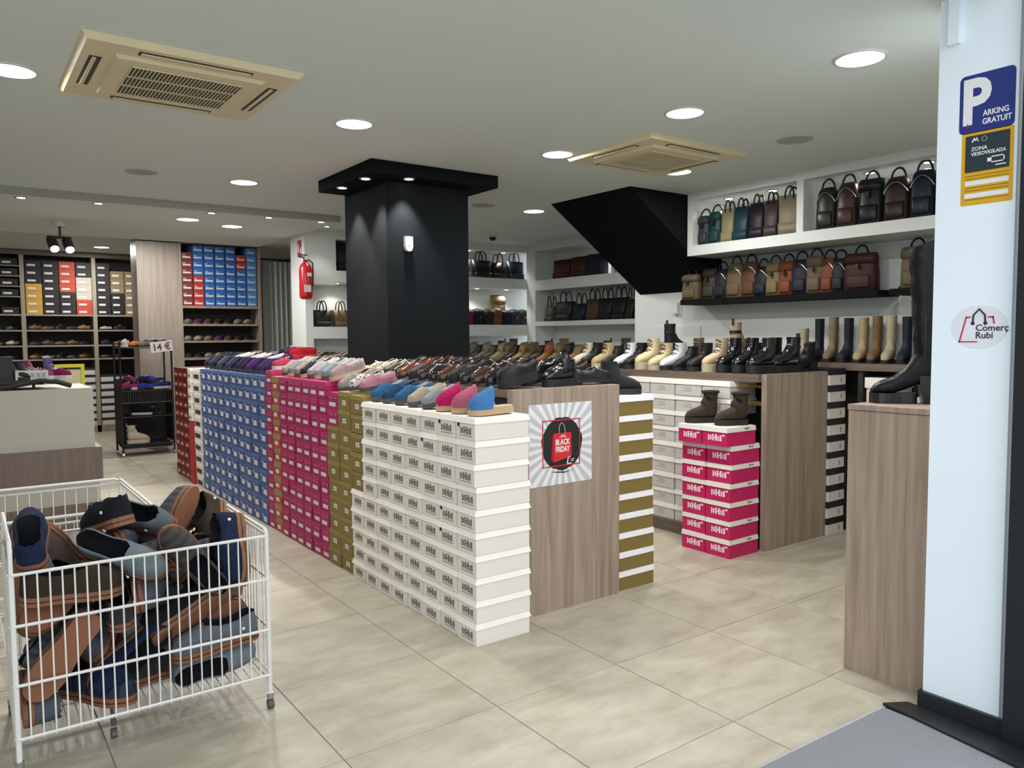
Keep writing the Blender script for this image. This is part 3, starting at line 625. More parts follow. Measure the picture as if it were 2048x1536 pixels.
# the long black boot on the plinth
lb_up, lb_li = boot(.275, .05, .04, .625, 1.25, 1.1, 2.6, .06)
root = thing('over_knee_boot', 'long black leather over-the-knee boot with block heel on the oak plinth', 'boot', (3.475, 1.762, 1.216), (0, 0, -.94))
leath = mat('black_wrinkled_leather', '0a0d12', .38, .15, 16, .8, spec=.25)
part('upper', lb_up, leath, root, True); part('lining', lb_li, mat('dark_lining', '1c1a19'), root, True)
q = MB(); fs = sole_mesh(.19, .05, 0, .046, 1.07); q.v = [(x-.043, y, z) for x, y, z in fs.v]; q.f = fs.f
part('platform_sole', q, mat('black_platform', '0d0f14', .3), root)
part('heel', MB().frustum((.075, .14, -.036, .036), (.055, .142, -.042, .042), 0, .125), mat('black_platform', '14161c'), root)
part('zip', MB().box(.07, .076, -.052, -.046, .2, .40), mat('dark_zip', '2b2e33', .4, metal=.6), root)

# ================================================================== BAGS
def sring(cx, cy, a, b_, z, p=.55, n=14):
    o = []
    for j in range(n):
        t = 2*math.pi*j/n; c, s = math.cos(t), math.sin(t)
        o.append((cx+a*math.copysign(abs(c)**p, c), cy+b_*math.copysign(abs(s)**p, s), z))
    return o
def arc(y0, y1, z0, h, x=0, n=9, p=1.0): return [(x, y0+(y1-y0)*(1-math.cos(math.pi*i/n))/2, z0+h*math.sin(math.pi*i/n)**p) for i in range(n+1)]
dk = mat('dark_strap', '1b1a1a', .5); metal_ = mat('steel_trim', 'b8b8b8', .25, .03, 20, metal=1)
def backpack(w, d, h, flap=True):
    prof = [(0,.92,.9),(.04,1,1),(.35,1,1.0),(.7,.96,.9),(.88,.86,.75),(.97,.7,.55),(1,.5,.3)] if not flap else [(0,.92,.9),(.05,1,1),(.5,.98,.95),(.85,.92,.8),(.98,.9,.7),(1,.8,.55)]
    kit = [('body', MB().rings([sring(0, 0, d/2*b_, w/2*a, h*t) for t, a, b_ in prof]).mesh('bag_body', None, True), None, None),
     ('handle', MB().tube(arc(-.05, .05, h*.97, .075), .008, 6).mesh('bag_handle', None, True), dk, None),
     ('pocket', MB().rings([sring(-d/2*.93, 0, .022*k, w*.36*k2, h*t) for t, k, k2 in ((.08,.8,.9),(.12,1,1),(.38,1,1),(.43,.6,.9))]).mesh('bag_pocket', None, True), None, None)]
    if flap:
        kit.append(('flap', MB().rings([sring(-d*.12, 0, d*.44, w/2*1.0, h*.74), sring(-d*.1, 0, d*.45, w/2*.98, h*.9), sring(-d*.05, 0, d*.34, w/2*.9, h*1.01)]).mesh('bag_flap', None, True), None, None))
        kit.append(('buckle', MB().box(-d/2-.028, -d/2-.005, -.012, .012, h*.6, h*.72).mesh('bag_buckle', None), dk, None))
    else:
        kit.append(('zip', MB().tube([(-d/2*.98+.02*(abs(y)/(w/2))**2, y, h*(.60+.26*(1-(y/(w*.5))**2))) for y in [w*.46*(i/6-1) for i in range(13)]], .004, 5).mesh('bag_zip', None), metal_, None))
    kit.append(('strap', MB().tube([(d*.3, w*.4, h*.9), (d*.3, w*.56, h*.55), (d*.1, w*.5, h*.12), (-d*.2, w*.53, .006)], .009, 5).mesh('bag_strap', None, True), dk, None))
    return kit
def tote(w, d, h, hh=.12):
    prof = [(0,.86,1),(.03,.9,1.05),(.5,.96,.9),(1,1.04,.6)]
    return [('body', MB().rings([sring(0, 0, d/2*b_, w/2*a, h*t, .35) for t, a, b_ in prof]).mesh('bag_body', None, True), None, None),
     ('handle', MB().tube(arc(-w*.2, w*.2, h*.9, hh, -d*.3, 9, .7), .008, 6).mesh('bag_handle', None, True), dk, None),
     ('handle', MB().tube(arc(-w*.2, w*.2, h*.9, hh, d*.3, 9, .7), .008, 6).mesh('bag_handle', None, True), dk, None),
     ('zip', MB().box(-.004, .004, -w*.45, w*.45, h*.995, h*1.01).mesh('bag_zip', None), metal_, None),
     ('seam_panel', MB().rings([sring(-d*.46, 0, .012, w*.44, h*t, .35) for t in (.02, .3)]).mesh('bag_panel', None, True), None, None)]
def shoulder(w, d, h):
    return [('body', MB().rings([sring(0, 0, d/2*b_, w/2*a, h*t, .5) for t, a, b_ in ((0,.85,.85),(.06,.98,1),(.5,1,1),(.9,.92,.75),(1,.8,.5))]).mesh('bag_body', None, True), None, None),
     ('flap', MB().rings([sring(-d*.2, 0, d*.36, w*.47, h*.45), sring(-d*.18, 0, d*.38, w*.48, h*.9), sring(0, 0, d*.3, w*.42, h*1.02)]).mesh('bag_flap', None, True), None, None),
     ('strap', MB().tube([(0, -w*.46, h*.8), (d*.1, -w*.5, h*1.02), (d*.2, 0, h*1.08), (d*.1, w*.5, h*1.02), (0, w*.46, h*.8)], .007, 5).mesh('bag_strap', None, True), dk, None),
     ('clasp', MB().box(-d*.62, -d*.54, -.012, .012, h*.45, h*.56).mesh('bag_clasp', None), metal_, None)]
KITS = {}
def bag(fn, dims, label, col, loc, rz=0, group=None, cat='bag', name='handbag', rough=.5, hm=None, **kw):
    key = (fn.__name__, dims, tuple(kw.items()))
    if key not in KITS: KITS[key] = fn(*dims, **kw)
    m_ = C(''.join('%02x' % int(int(col[i:i+2], 16)*.78) for i in (0, 2, 4)), rough, 0, .2)
    ms = {p[0]: m_ for p in KITS[key] if p[2] is None}
    ms['handle'] = C(hm or ('1b1a1c' if rough else col), .5)
    return place(KITS[key], name, label, cat, loc, (0, 0, rz), group, ms)
# left half of the niche on the right wall
NZ = 2.336
rowL = [(4.64,.12,.26,'40444c','slate grey',0),(4.51,.125,.28,'1d4a46','bottle green',0),(4.375,.125,.29,'a89a78','cream',1),(4.235,.14,.29,'20424d','petrol blue',1),(4.075,.135,.30,'221c2b','aubergine',1),(3.935,.13,.30,'4a3d3c','mauve brown',1),(3.765,.19,.32,'9c8c72','beige',1)]
for i, (y, w_, h, c, n, kd) in enumerate(rowL):
    bag(tote if kd else backpack, (w_, .12, h, .1) if kd else (w_, .12, h), f'{n} {"tote" if kd else "backpack"}, {ORD[i+1]} from the stair end in the upper niche', c, (5.56, y, NZ), .12, 'bags in the upper niche', 'bag', 'tote_bag' if kd else 'backpack')
rowR = [(3.445,.165,.33,'2e2d2e','charcoal',0),(3.275,.165,.34,'4a332e','chestnut',0),(3.09,.185,.33,'1d2029','navy black',1),(2.895,.185,.32,'3a2623','dark brown',0),(2.71,.175,.34,'1c2740','navy blue',0),(2.55,.12,.3,'6a3a26','cognac',0)]
for i, (y, w_, h, c, n, kd) in enumerate(rowR):
    bag(backpack, (w_, .13, h), f'{n} backpack, {ORD[i+1]} right of the white divider in the upper niche', c, (5.57, y, NZ), .1, 'backpacks in the right part of the niche', 'backpack', 'backpack', .35, flap=bool(kd))
rowS = [(4.905,.19,.235,'7a6b52','khaki',1),(4.735,.15,.28,'4a443b','dark taupe',1),(4.60,.13,.27,'2a2b33','ink blue',0),(4.45,.18,.31,'80684a','tan',0),(4.29,.16,.31,'6a4732','russet brown',0),(4.165,.14,.26,'22242e','navy',0),(4.045,.14,.28,'8f7a55','sand',1),(3.915,.14,.28,'8e4a26','orange tan',1),(3.79,.15,.29,'20263a','dark blue',0),(3.655,.15,.3,'77654d','olive beige',1),(3.535,.12,.28,'8a4628','burnt orange',0),(3.445,.11,.27,'26242c','black plum',0),(3.27,.26,.29,'46251f','oxblood',1)]
for i, (y, w_, h, c, n, f_) in enumerate(rowS):
    bag(backpack, (w_, .13, h), f'{n} backpack, {ORD[i+1]} from the stair end on the long black shelf', c, (5.76 if i else 5.69, y, 1.861), .12+jit(.08), 'backpacks on the black shelf', 'backpack', 'backpack', .6, flap=bool(f_))
bag(backpack, (.22, .13, .3), 'khaki backpack on the short black shelf beside the long boot', '776a50', (5.76, 2.84, 1.861), .1, None, 'backpack', 'backpack', .6, flap=True)
# back wall niches (bags face -y)
HP = math.pi/2
for i, (x, w_, h, c, n) in enumerate(((5.62,.22,.24,'7a6b46','straw'),(5.93,.31,.24,'14161f','black navy'),(6.22,.26,.22,'241c18','dark brown'),(6.50,.27,.25,'18223a','navy'))):
    bag(tote, (w_, .16, h, .15), f'{n} tote, {ORD[i+1]} from the column in the upper back niche', c, (x, 8.86, 2.331), HP, 'totes in the upper back niche', 'handbag', 'tote_bag', .4)
for i, (x, w_, h, c, n) in enumerate(((5.66,.18,.2,'8c1f4c','fuchsia'),(5.83,.17,.2,'1a1c2c','navy'),(6.0,.15,.2,'2e2318','dark brown'),(6.14,.15,.22,'8a5a24','ochre'),(6.29,.16,.19,'16182a','midnight'),(6.45,.17,.2,'3a465a','denim blue'),(6.60,.15,.2,'564a42','taupe'))):
    bag(shoulder, (w_, .12, h), f'{n} shoulder bag, {ORD[i+1]} from the column on the lower back shelf', c, (x, 8.80, 1.691), HP, 'shoulder bags on the lower back shelf', 'handbag', 'shoulder_bag', .6)
bag(shoulder, (.26, .08, .2), 'beige handbag perched on top of the other bags on the lower back shelf', 'a58c62', (6.26, 8.93, 1.895), HP+.1, None, 'handbag', 'handbag', .6)
bag(tote, (.22, .15, .2, .13), 'black handbag with round handles in the white niche left of the column', '1c1b20', (3.62, 8.86, 1.661), HP, 'handbags in the white niche', 'handbag', 'handbag', .5)
bag(tote, (.22, .15, .2, .13), 'ochre brown handbag half behind the black column', '7a6236', (3.86, 8.86, 1.661), HP, 'handbags in the white niche', 'handbag', 'handbag', .5, hm='5a4526')
bag(tote, (.34, .2, .34, .04), 'large black bag filling the top niche beside the column', '232425', (3.95, 8.86, 2.331), HP, None, 'handbag', 'handbag', .6)
# recessed wall beyond the stair (bags face -x)
for i, (y, w_, h, c, n) in enumerate(((8.02,.34,.25,'5e1f28','wine red'),(7.68,.3,.26,'4a2a26','maroon brown'),(7.36,.32,.27,'191d30','navy'))):
    bag(tote, (w_, .16, h, .02), f'{n} suitcase-shaped bag, {ORD[i+1]} from the corner in the recess niche', c, (6.72, y, 2.301), 0, 'bags in the recess niche', 'handbag', 'tote_bag', .5)
for i, (y, w_, h, c, n) in enumerate(((8.28,.18,.2,'5a5044','taupe'),(7.98,.32,.26,'262a30','charcoal'),(7.66,.24,.22,'1c1e33','navy'),(7.40,.22,.27,'55472c','olive'),(7.16,.24,.27,'191a1c','black'),(6.92,.24,.27,'1a1b20','glossy black'),(6.72,.14,.24,'2a211a','dark brown'),(6.56,.14,.26,'5a4020','tobacco'))):
    bag(tote, (w_, .16, h, .16), f'{n} handbag, {ORD[i+1]} from the corner on the lower recess shelf', c, (6.72, y, 1.731), 0, 'handbags on the lower recess shelf', 'handbag', 'handbag', .5)

# ================================================================== CEILING FITTINGS
def downlight(x, y, z, r=.105, on=True, label='', power=None):
    root = thing('downlight', label, 'ceiling light', (x, y, z), (0, 0, 0), 'round ceiling downlights' if on else 'unlit round ceiling fittings')
    ring = [[(q*math.cos(a), q*math.sin(a), dz) for a in [2*math.pi*j/24 for j in range(24)]] for q, dz in ((r*1.12, 0), (r*1.1, -.008), (r, -.008), (r*.97, -.001))]
    part('trim_ring', MB().rings(ring, False, False), mat('lamp_trim', 'c9cac8', .4) if on else mat('speaker_grey', 'b4b4ae', .6), root, True)
    if on:
        part('diffuser', MB().cyl((0, 0), r*.98, -.006, -.001, 24), emat('diffuser_glow', 'fff6e6', 9), root)
        l = bpy.data.lights.new('downlight', 'AREA'); l.shape = 'DISK'; l.size = r*1.9; l.energy = power or DL_POWER; l.color = (1, .98, .93)
        link('lamp', l, root, (0, 0, -.011))
    else:
        part('grille', MB().cyl((0, 0), r*.98, -.006, -.001, 24), mat('speaker_grille', 'a5a59f', .8), root)
for x, y, z, lab in ((1.99,4.31,ZC,'round downlight between the left air conditioner and the column'),(3.444,1.984,ZC,'large round downlight nearest the entrance pillar'),(3.445,3.034,ZC,'round downlight left of the unlit speaker grille'),(3.48,4.22,ZC,'round downlight touching the left tip of the far air conditioner'),(4.62,4.14,ZC,'round downlight below the far air conditioner above the stair'),(4.84,6.25,ZC,'round downlight between the column and the stair bulkhead'),(1.98,6.41,ZC,'round downlight left of the black canopy'),(.278,4.38,ZC,'round downlight cut by the left picture edge'),(1.99,8.3,ZM,'round downlight just past the ceiling step above the blue boxes'),(2.50,8.55,ZM,'round downlight right of the ceiling step near the tall wood panel'),(2.269,10.864,ZB,'round downlight above the tall wood panel'),(1.917,13.278,ZB,'round downlight over the far box shelves')):
    downlight(x, y, z, label=lab, power=DL_POWER*1.8 if z == ZB else None)
for x, y, z, lab in ((4.5,3.03,ZC,'unlit round speaker grille right of the entrance downlights'),(4.21,6.24,ZC,'unlit round fitting right of the black canopy'),(1.22,6.44,ZC,'unlit round fitting left of the black canopy')):
    downlight(x, y, z, on=False, label=lab)
def spot(x, y, z, lab, r=.034, power=None, warm=(1, .95, .88), ang=95):
    root = thing('recessed_spot', lab, 'spotlight', (x, y, z), (0, 0, 0), 'small recessed spots')
    part('trim_ring', MB().rings([[(q*math.cos(a), q*math.sin(a), dz) for a in [2*math.pi*j/16 for j in range(16)]] for q, dz in ((r*1.45, 0), (r*1.4, -.006), (r, -.006), (r*.95, -.001))], False, False), mat('steel_ring', 'a9a9a7', .3, metal=.8), root, True)
    part('bulb', MB().cyl((0, 0), r*.95, -.005, -.001, 16), emat('spot_glow', 'fff8ec', 14), root)
    l = bpy.data.lights.new('spot', 'SPOT'); l.energy = (power or SP_POWER)*4; l.spot_size = math.radians(ang); l.spot_blend = .6; l.shadow_soft_size = .03; l.color = warm
    link('lamp', l, root, (0, 0, -.012))
for i, (x, y) in enumerate(((.53, 7.80), (1.11, 7.76), (2.08, 7.76), (2.63, 7.74), (3.18, 7.74))): spot(x, y, ZM, f'small recessed spot on the lowered ceiling, {ORD[i+1]} from the left')
spot(3.52, 8.42, ZC, 'small recessed spot in front of the white niche wall')
for i, (x, y) in enumerate(((2.53, 5.72), (2.53, 5.30), (2.80, 5.13))): spot(x, y, 2.705, f'canopy spot, {ORD[i+1]} from the left on the black column', power=30, ang=75)
for i, (y, nm) in enumerate(((4.45, 'left'), (4.0, 'second'))): spot(5.64, y, 2.74, f'niche spot above the totes, {nm} one', power=2.2, ang=150)
for i, (y, nm) in enumerate(((3.15, 'left'), (2.72, 'right'))): spot(5.64, y, 2.74, f'niche spot above the dark backpacks, {nm} one', power=2.2, ang=150)
for i, x in enumerate((5.72, 6.3)): spot(x, 8.84, 2.70, f'spot in the upper back niche, {["left", "right"][i]} one', power=3.4, ang=120)
for i, x in enumerate((5.85, 6.35)): spot(x, 8.84, 2.19, f'spot in the lower back niche, {["left", "right"][i]} one', power=3.4, ang=120)
spot(3.82, 8.86, 2.19, 'spot in the white handbag niche left of the column', power=3, ang=120)
spot(6.78, 7.25, 2.70, 'spot in the recess niche behind the stair edge', power=3, ang=120)
# air conditioning cassettes
acm = mat('aged_ivory_plastic', 'd6c9a6', .45, .05, 6); acd = mat('ac_dark', '3f3d3a', .7)
def cassette(x0, x1, y0, y1, label):
    cx, cy, w_, d_ = (x0+x1)/2, (y0+y1)/2, x1-x0, y1-y0
    root = thing('air_conditioner', label, 'air conditioner', (cx, cy, ZC), (0, 0, 0), 'ceiling air conditioners'); z = -.03
    a, b_ = w_/2, d_/2
    q = MB().frustum((-a+.02, a-.02, -b_+.02, b_-.02), (-a, a, -b_, b_), -.028, 0)
    part('frame', q, acm, root)
    gi = .26*w_; gj = .25*d_
    part('inner_frame', MB().frustum((-gi-.07, gi+.07, -gj-.07, gj+.07), (-gi-.085, gi+.085, -gj-.085, gj+.085), -.042, -.028), acm, root)
    part('grille_recess', MB().box(-gi, gi, -gj, gj, -.0435, -.042), acd, root)
    g = MB()
    n = 30
    for i in range(n+1):
        xx = -gi+2*gi*i/n; g.box(xx-.0018, xx+.0018, -gj, gj, -.049, -.0435)
    for i in range(4):
        yy = -gj+2*gj*i/3; g.box(-gi, gi, yy-.004, yy+.004, -.049, -.0435)
    part('grille', g, acm, root)
    for nm, bx in (('slot', (-gi, gi, -b_+.055, -b_+.105)), ('slot', (-gi, gi, b_-.105, b_-.055)), ('slot', (-a+.055, -a+.105, -gj, gj)), ('slot', (a-.105, a-.055, -gj, gj))):
        s_ = part(nm, MB().box(*bx, -.0295, -.028), acd, root)
        if bx[1]-bx[0] > bx[3]-bx[2]: lv = MB().box(bx[0]+.01, bx[1]-.01, bx[2]+.012, bx[3]-.022, -.036, -.031)
        else: lv = MB().box(bx[0]+.012, bx[1]-.022, bx[2]+.01, bx[3]-.01, -.036, -.031)
        part('louvre', lv, acm, s_)
cassette(.485, 1.43, 3.64, 4.535, 'ivory ceiling air conditioner with square grille at the upper left')
cassette(3.60, 4.56, 3.44, 4.275, 'ivory ceiling air conditioner above the boot counter')
# track light
root = thing('track_light', 'pair of black track spotlights hanging from the ceiling at the far left', 'spotlight', (.95, 9.2, ZM))
part('ceiling_mount', MB().cyl((0, 0), .06, -.05, 0, 16), mat('lamp_trim', 'c9cac8'), root)
part('stem', MB().tube([(0, 0, -.04), (0, 0, -.16)], .012, 8), dk, root)
part('bar', MB().tube([(-.12, .0, -.16), (.1, .0, -.16)], .014, 8), dk, root)
for dx, tl in ((-.08, .5), (.06, .2)):
    d = Vector((.05+tl*.1, -.6, -.55)).normalized(); p = Vector((dx, 0, -.19))
    hd = part('lamp_head', MB().tube([p, p+d*.05, p+d*.15], .048, 12), blackrub, root, False)
    part('lens', MB().tube([p+d*.151, p+d*.154], .04, 12), emat('spot_glow', 'fff8ec', 14), hd)
    l = bpy.data.lights.new('track', 'SPOT'); l.energy = 60; l.spot_size = math.radians(80); l.shadow_soft_size = .04; l.color = (1, .95, .88)
    lo = link('lamp', l, root, p+d*.17); lo.rotation_euler = d.to_track_quat('-Z', 'Y').to_euler()
# security devices
root = thing('motion_sensor', 'small white motion sensor on the black column', 'sensor', (2.832, 5.23, 2.235))
part('housing', MB().ext([(-.03, .055), (.03, .055), (.031, -.02), (.022, -.05), (0, -.058), (-.022, -.05), (-.031, -.02)], -.035, -.001), mat('sensor_white', 'c9c8c6', .4), root)
part('lens', MB().box(-.02, .02, -.037, -.035, -.015, .02), mat('sensor_lens', 'aaa9a6', .3), root); part('led', MB().cyl((0, 0), .004, 0, .001, 8), blackrub, root).location = (.005, -.037, -.042)
root = thing('security_camera', 'tiny white dome camera on the ceiling right of the column', 'camera', (5.54, 8.0, ZC))
part('base', MB().cyl((0, 0), .05, -.03, 0, 16), mat('sensor_white', 'c9c8c6'), root); part('dome', MB().rings([sring(0, 0, q, q, zz, 1) for q, zz in ((.045, -.03), (.042, -.05), (.028, -.068), (.01, -.074))]), mat('dome_black', '1a1a1a', .1), root, True)
root = thing('wall_switch', 'white switch box on the wall below the stair', 'switch', (XW, 5.32, 1.80))
part('box', MB().box(-.04, 0, -.035, .035, -.06, .06), mat('sensor_white', 'c9c8c6'), root); part('cover', MB().box(-.045, -.04, -.03, .03, -.05, .05), white_wall, root)

# ================================================================== SIGNS AND POSTER
def flat(root, name, polys, m, n=.0004, t=.0006):
    q = MB()
    for p in polys: q.ext(p, -n-t, -n)
    return part(name, q, m, root)
red = mat('poster_red', 'cf2030', .5, .02); pblack = mat('poster_black', '1c1c1c', .5, .02); pgrey = mat('poster_grey', 'bdbdc2', .5, .02); pwhite = mat('poster_white', 'e3e3e4', .45, .01); signwhite = mat('sign_white', 'e6e8ea', .4, .01)
PW, PH = .45, .45
root = thing('poster', 'black friday sale poster with a red shopping bag on the oak end panel', 'poster', (2.707, 3.2595, .935))
flat(root, 'paper', [rrect(PW, PH, .002, 1)], pwhite, 0)
rays = []
for i in range(28):
    a0 = 2*math.pi*i/28; a1 = a0+math.pi/28
    def hit(a):
        c, s = math.cos(a), math.sin(a); k = min((PW/2)/max(abs(c), 1e-6), (PH/2)/max(abs(s), 1e-6))*.995; return (c*k, s*k)
    p0, p1 = hit(a0), hit(a1)
    rays.append([(.1*math.cos(a0), .1*math.sin(a0)), p0, p1, (.1*math.cos(a1), .1*math.sin(a1))])
flat(root, 'rays', rays, pgrey, .0008)
def frame2(x0, x1, y0, y1, t): return [[(x0,y0),(x1,y0),(x1,y0+t),(x0,y0+t)], [(x0,y1-t),(x1,y1-t),(x1,y1),(x0,y1)], [(x0,y0),(x0+t,y0),(x0+t,y1),(x0,y1)], [(x1-t,y0),(x1,y0),(x1,y1),(x1-t,y1)]]
blob = [(.145*(1+.03*math.sin(7*a))*math.cos(a)+.005, .148*(1+.025*math.sin(11*a))*math.sin(a)) for a in [2*math.pi*i/40 for i in range(40)]]
flat(root, 'brush_disc', [blob], pblack, .0016); flat(root, 'brush_stroke', [[(-.08,-.15),(.02,-.165),(.09,-.152),(.03,-.158),(-.04,-.158)]], pblack, .0016)
flat(root, 'red_frame', frame2(-.135, .135, -.125, .135, .006), red, .0024)
flat(root, 'shopping_bag', [[(-.055,-.1),(.07,-.075),(.07,.06),(-.055,.06)]], red, .0032)
flat(root, 'bag_side', [[(-.075,-.085),(-.055,-.1),(-.055,.06),(-.066,.05)]], mat('poster_dark_red', '9c1522', .5), .0032)
part('bag_handle', MB().tube([(-.02, -.005, .06), (-.018, -.005, .1), (0, -.005, .118), (.018, -.005, .1), (.025, -.005, .055)], .0025, 5), mat('handle_grey', 'a7a7a7', .5), root)
text(root, 'BLACK', .044, (.006, -.0042, -.005), pwhite, align='CENTER', bold=.0012, sx=.75); text(root, 'FRIDAY', .044, (.006, -.0042, -.045), pwhite, align='CENTER', bold=.0012, sx=.68)
flat(root, 'small_print', [[(-.018,.036),(.034,.036),(.034,.039),(-.018,.039)], [(-.004,.043),(.006,.043),(.006,.049),(-.004,.049)], [(.012,.043),(.022,.043),(.022,.049),(.012,.049)]], pwhite, .0042)
flat(root, 'corner_logo', [[(.035,-.115),(.042,-.115),(.05,-.08),(.043,-.08)], [(.035,-.118),(.07,-.118),(.07,-.112),(.035,-.112)], [(.05,-.08),(.056,-.072),(.062,-.08),(.059,-.082),(.056,-.078),(.053,-.082)], [(.066,-.09),(.09,-.09),(.09,-.094),(.066,-.094)], [(.066,-.1),(.085,-.1),(.085,-.104),(.066,-.104)]], pwhite, .0042)
# parking sticker on the pillar (faces -x: rotate -90)
RZ = -math.pi/2
root = thing('parking_sticker', 'blue parking sticker at the top of the white pillar', 'sign', (3.1295, 1.305, 2.385), (0, 0, RZ))
flat(root, 'backing', [rrect(.19, .215, .018)], mat('sign_blue', '20307c', .4, .03), 0)
text(root, 'P', .225, (-.088, -.0012, -.068), signwhite, bold=.008, sx=.86)
text(root, 'ARKING', .029, (-.012, -.0012, -.052), signwhite, bold=.0006, sx=.82); text(root, 'GRATUIT', .029, (-.014, -.0012, -.082), signwhite, bold=.0006, sx=.82)
flat(root, 'corner_logo', [[(-.07,-.083),(-.067,-.083),(-.062,-.07),(-.065,-.07)], [(-.07,-.085),(-.058,-.085),(-.058,-.083),(-.07,-.083)]], red, .0022)
root = thing('surveillance_sticker', 'yellow and black video surveillance sticker under the parking sticker', 'sign', (3.1295, 1.299, 2.145), (0, 0, RZ))
yel = mat('sign_yellow', 'd9a617', .45, .04); sdark = mat('sign_dark', '22313a', .45, .03)
flat(root, 'backing', [rrect(.178, .27, .008)], yel, 0)
flat(root, 'dark_panel', [rrect(.152, .135, .004)], sdark, .0008).location.z = .055
flat(root, 'logo_m', [[(-.055,.098),(-.049,.098),(-.045,.107),(-.041,.1),(-.037,.107),(-.033,.098),(-.03,.098),(-.036,.115),(-.041,.108),(-.046,.115)]], signwhite, .0018)
flat(root, 'logo_ring', [[(.002+q0*math.cos(a)-.012, .105+q0*math.sin(a)) for a in (t0, t1)]+[(.002+q1*math.cos(a)-.012, .105+q1*math.sin(a)) for a in (t1, t0)] for t0, t1, q0, q1 in [(i*.7854, (i+1)*.7854, .008, .0105) for i in range(8)]], mat('sign_greyline', '9aa4a8', .5), .0018)
text(root, 'ZONA', .019, (-.055, -.0018, .066), signwhite, bold=.0003); text(root, 'VIDEOVIGILADA', .019, (-.055, -.0018, .047), signwhite, bold=.0003, sx=.85)
flat(root, 'camera_icon', frame2(.012, .06, .012, .036, .004)+[[(.002,.016),(.012,.018),(.012,.03),(.002,.032)], [(.03,.0),(.065,.0),(.065,.004),(.03,.004)]], signwhite, .0018)
flat(root, 'text_lines', [[(-.075,-.025-i*.011),(.075,-.025-i*.011),(.075,-.028-i*.011),(-.075,-.028-i*.011)] for i in range(9) if i not in (2, 3, 6, 7)], mat('sign_ochre', '8a6a14', .5), .0008)
flat(root, 'white_fields', [[(-.075,-.045-k),(.075,-.045-k),(.075,-.062-k),(-.075,-.062-k)] for k in (0, .046)], signwhite, .0008)
root = thing('shop_association_sticker', 'round clear sticker with a shopping bag outline at the middle of the white pillar', 'sign', (3.1295, 1.309, 1.552), (0, 0, RZ))
flat(root, 'disc', [ell(.1, .082)], mat('sticker_clear', 'e0e4ee', .35, .01), 0)
flat(root, 'red_outline', [[(-.072,-.058),(-.066,-.058),(-.042,.04),(-.048,.04)], [(-.072,-.058),(-.005,-.058),(-.004,-.053),(-.071,-.053)], [(-.046,.04),(-.03,.04),(-.031,.034),(-.046,.034)], [(.03,.04),(.05,.04),(.05,.034),(.03,.034)], [(.044,.04),(.05,.04),(.055,.012),(.049,.012)]], mat('sticker_red', 'c2344e', .5), .0008)
part('bag_handle_print', MB().tube([(-.022, -.002, .016), (-.02, -.002, .045), (0, -.002, .068), (.02, -.002, .045), (.022, -.002, .016)], .0035, 5), pblack, root)
flat(root, 'handle_dots', [ell(.007, .007, 10, s*.022, .014) for s in (-1, 1)], pblack, .0012)
text(root, 'Comerç', .034, (-.012, -.0014, -.014), pblack, bold=.0004); text(root, 'Rubí', .034, (-.012, -.0014, -.042), pblack, bold=.0004)

# ================================================================== ENTRANCE MAT
root = thing('door_mat', 'grey carpet door mat at the shop entrance', 'mat', (2.3, 1.2, 0), (0, 0, -.04))
part('carpet', MB().box(-1.2, .69, -1.2, .40, -.02, .012), mat('grey_carpet', '7d8186', .95, .25, 160, .8), root)
part('border', MB().box(-1.21, .70, .40, .412, -.01, .011), mat('mat_border', '9a9ca0', .7), root)
q = MB().ext([(3.02, 1.585), (3.11, 1.53), (3.11, 1.0), (2.93, 1.0)], -.01, .022, 'XY')
struct('trim_threshold', q, mat('black_rubber_trim', '1d2024', .4))

# ================================================================== WIRE CARTS
wire = mat('white_coated_wire', 'd3d2ce', .4, .04, 30); chrome = mat('steel_trim', 'b8b8b8')
def cart(name, label, loc, rz, Wc, D, zt, zb, nfront, nside, handles, levels):
    root = thing(name, label, 'wire basket', loc, (0, 0, rz))
    for x, y in ((0, 0), (Wc, 0), (0, D), (Wc, D)):
        part('post', MB().tube([(x, y, .06), (x, y, zt)], .0095, 8), wire, root)
        c = part('caster', MB().tube([(x, y, .062), (x, y, .04)], .012, 8).tube([(x-.011, y, .02), (x+.011, y, .02)], .02, 12), mat('caster_grey', '4c4b49', .5), root)
        part('caster_collar', MB().cyl((x, y), .014, .045, .066, 10), chrome, c)
    def grid(nm, P, n):
        q = MB()
        for z in levels: q.tube([P(0, z), P(1, z)], .006, 6)
        for i in range(1, n): q.tube([P(i/n, zb-.01), P(i/n, zt)], .0032, 5)
        part(nm, q, wire, root)
    grid('front_grid', lambda t, z: (Wc*t, -.006, z), nfront); grid('back_grid', lambda t, z: (Wc*t, D+.006, z), nfront)
    grid('side_grid', lambda t, z: (-.006, D*t, z), nside); grid('side_grid', lambda t, z: (Wc+.006, D*t, z), nside)
    q = MB()
    for i in range(nfront+1): q.tube([(Wc*i/nfront, 0, zb), (Wc*i/nfront, D, zb)], .0028, 5)
    for i in range(4): q.tube([(0, D*i/3, zb-.006), (Wc, D*i/3, zb-.006)], .005, 6)
    part('floor_grid', q, wire, root)
    for (x0, y0, x1, y1, h) in handles:
        a, b_ = Vector((x0, y0, zt-.01)), Vector((x1, y1, zt-.01)); d = (b_-a)
        part('handle', MB().tube([a, a+Vector((0,0,h*.7)), a+d*.03+Vector((0,0,h)), b_-d*.03+Vector((0,0,h)), b_+Vector((0,0,h*.7)), b_], .0075, 8), wire, root)
    return root
c1 = cart('wire_basket_cart', 'white wire basket on castors full of slippers in the left foreground', (.13, 3.105, 0), -.01, .875, .58, .725, .145, 23, 14, ((.875, 0, .875, .58, .035), (0, 0, 0, .58, .12)), (.725, .545, .335, .145))
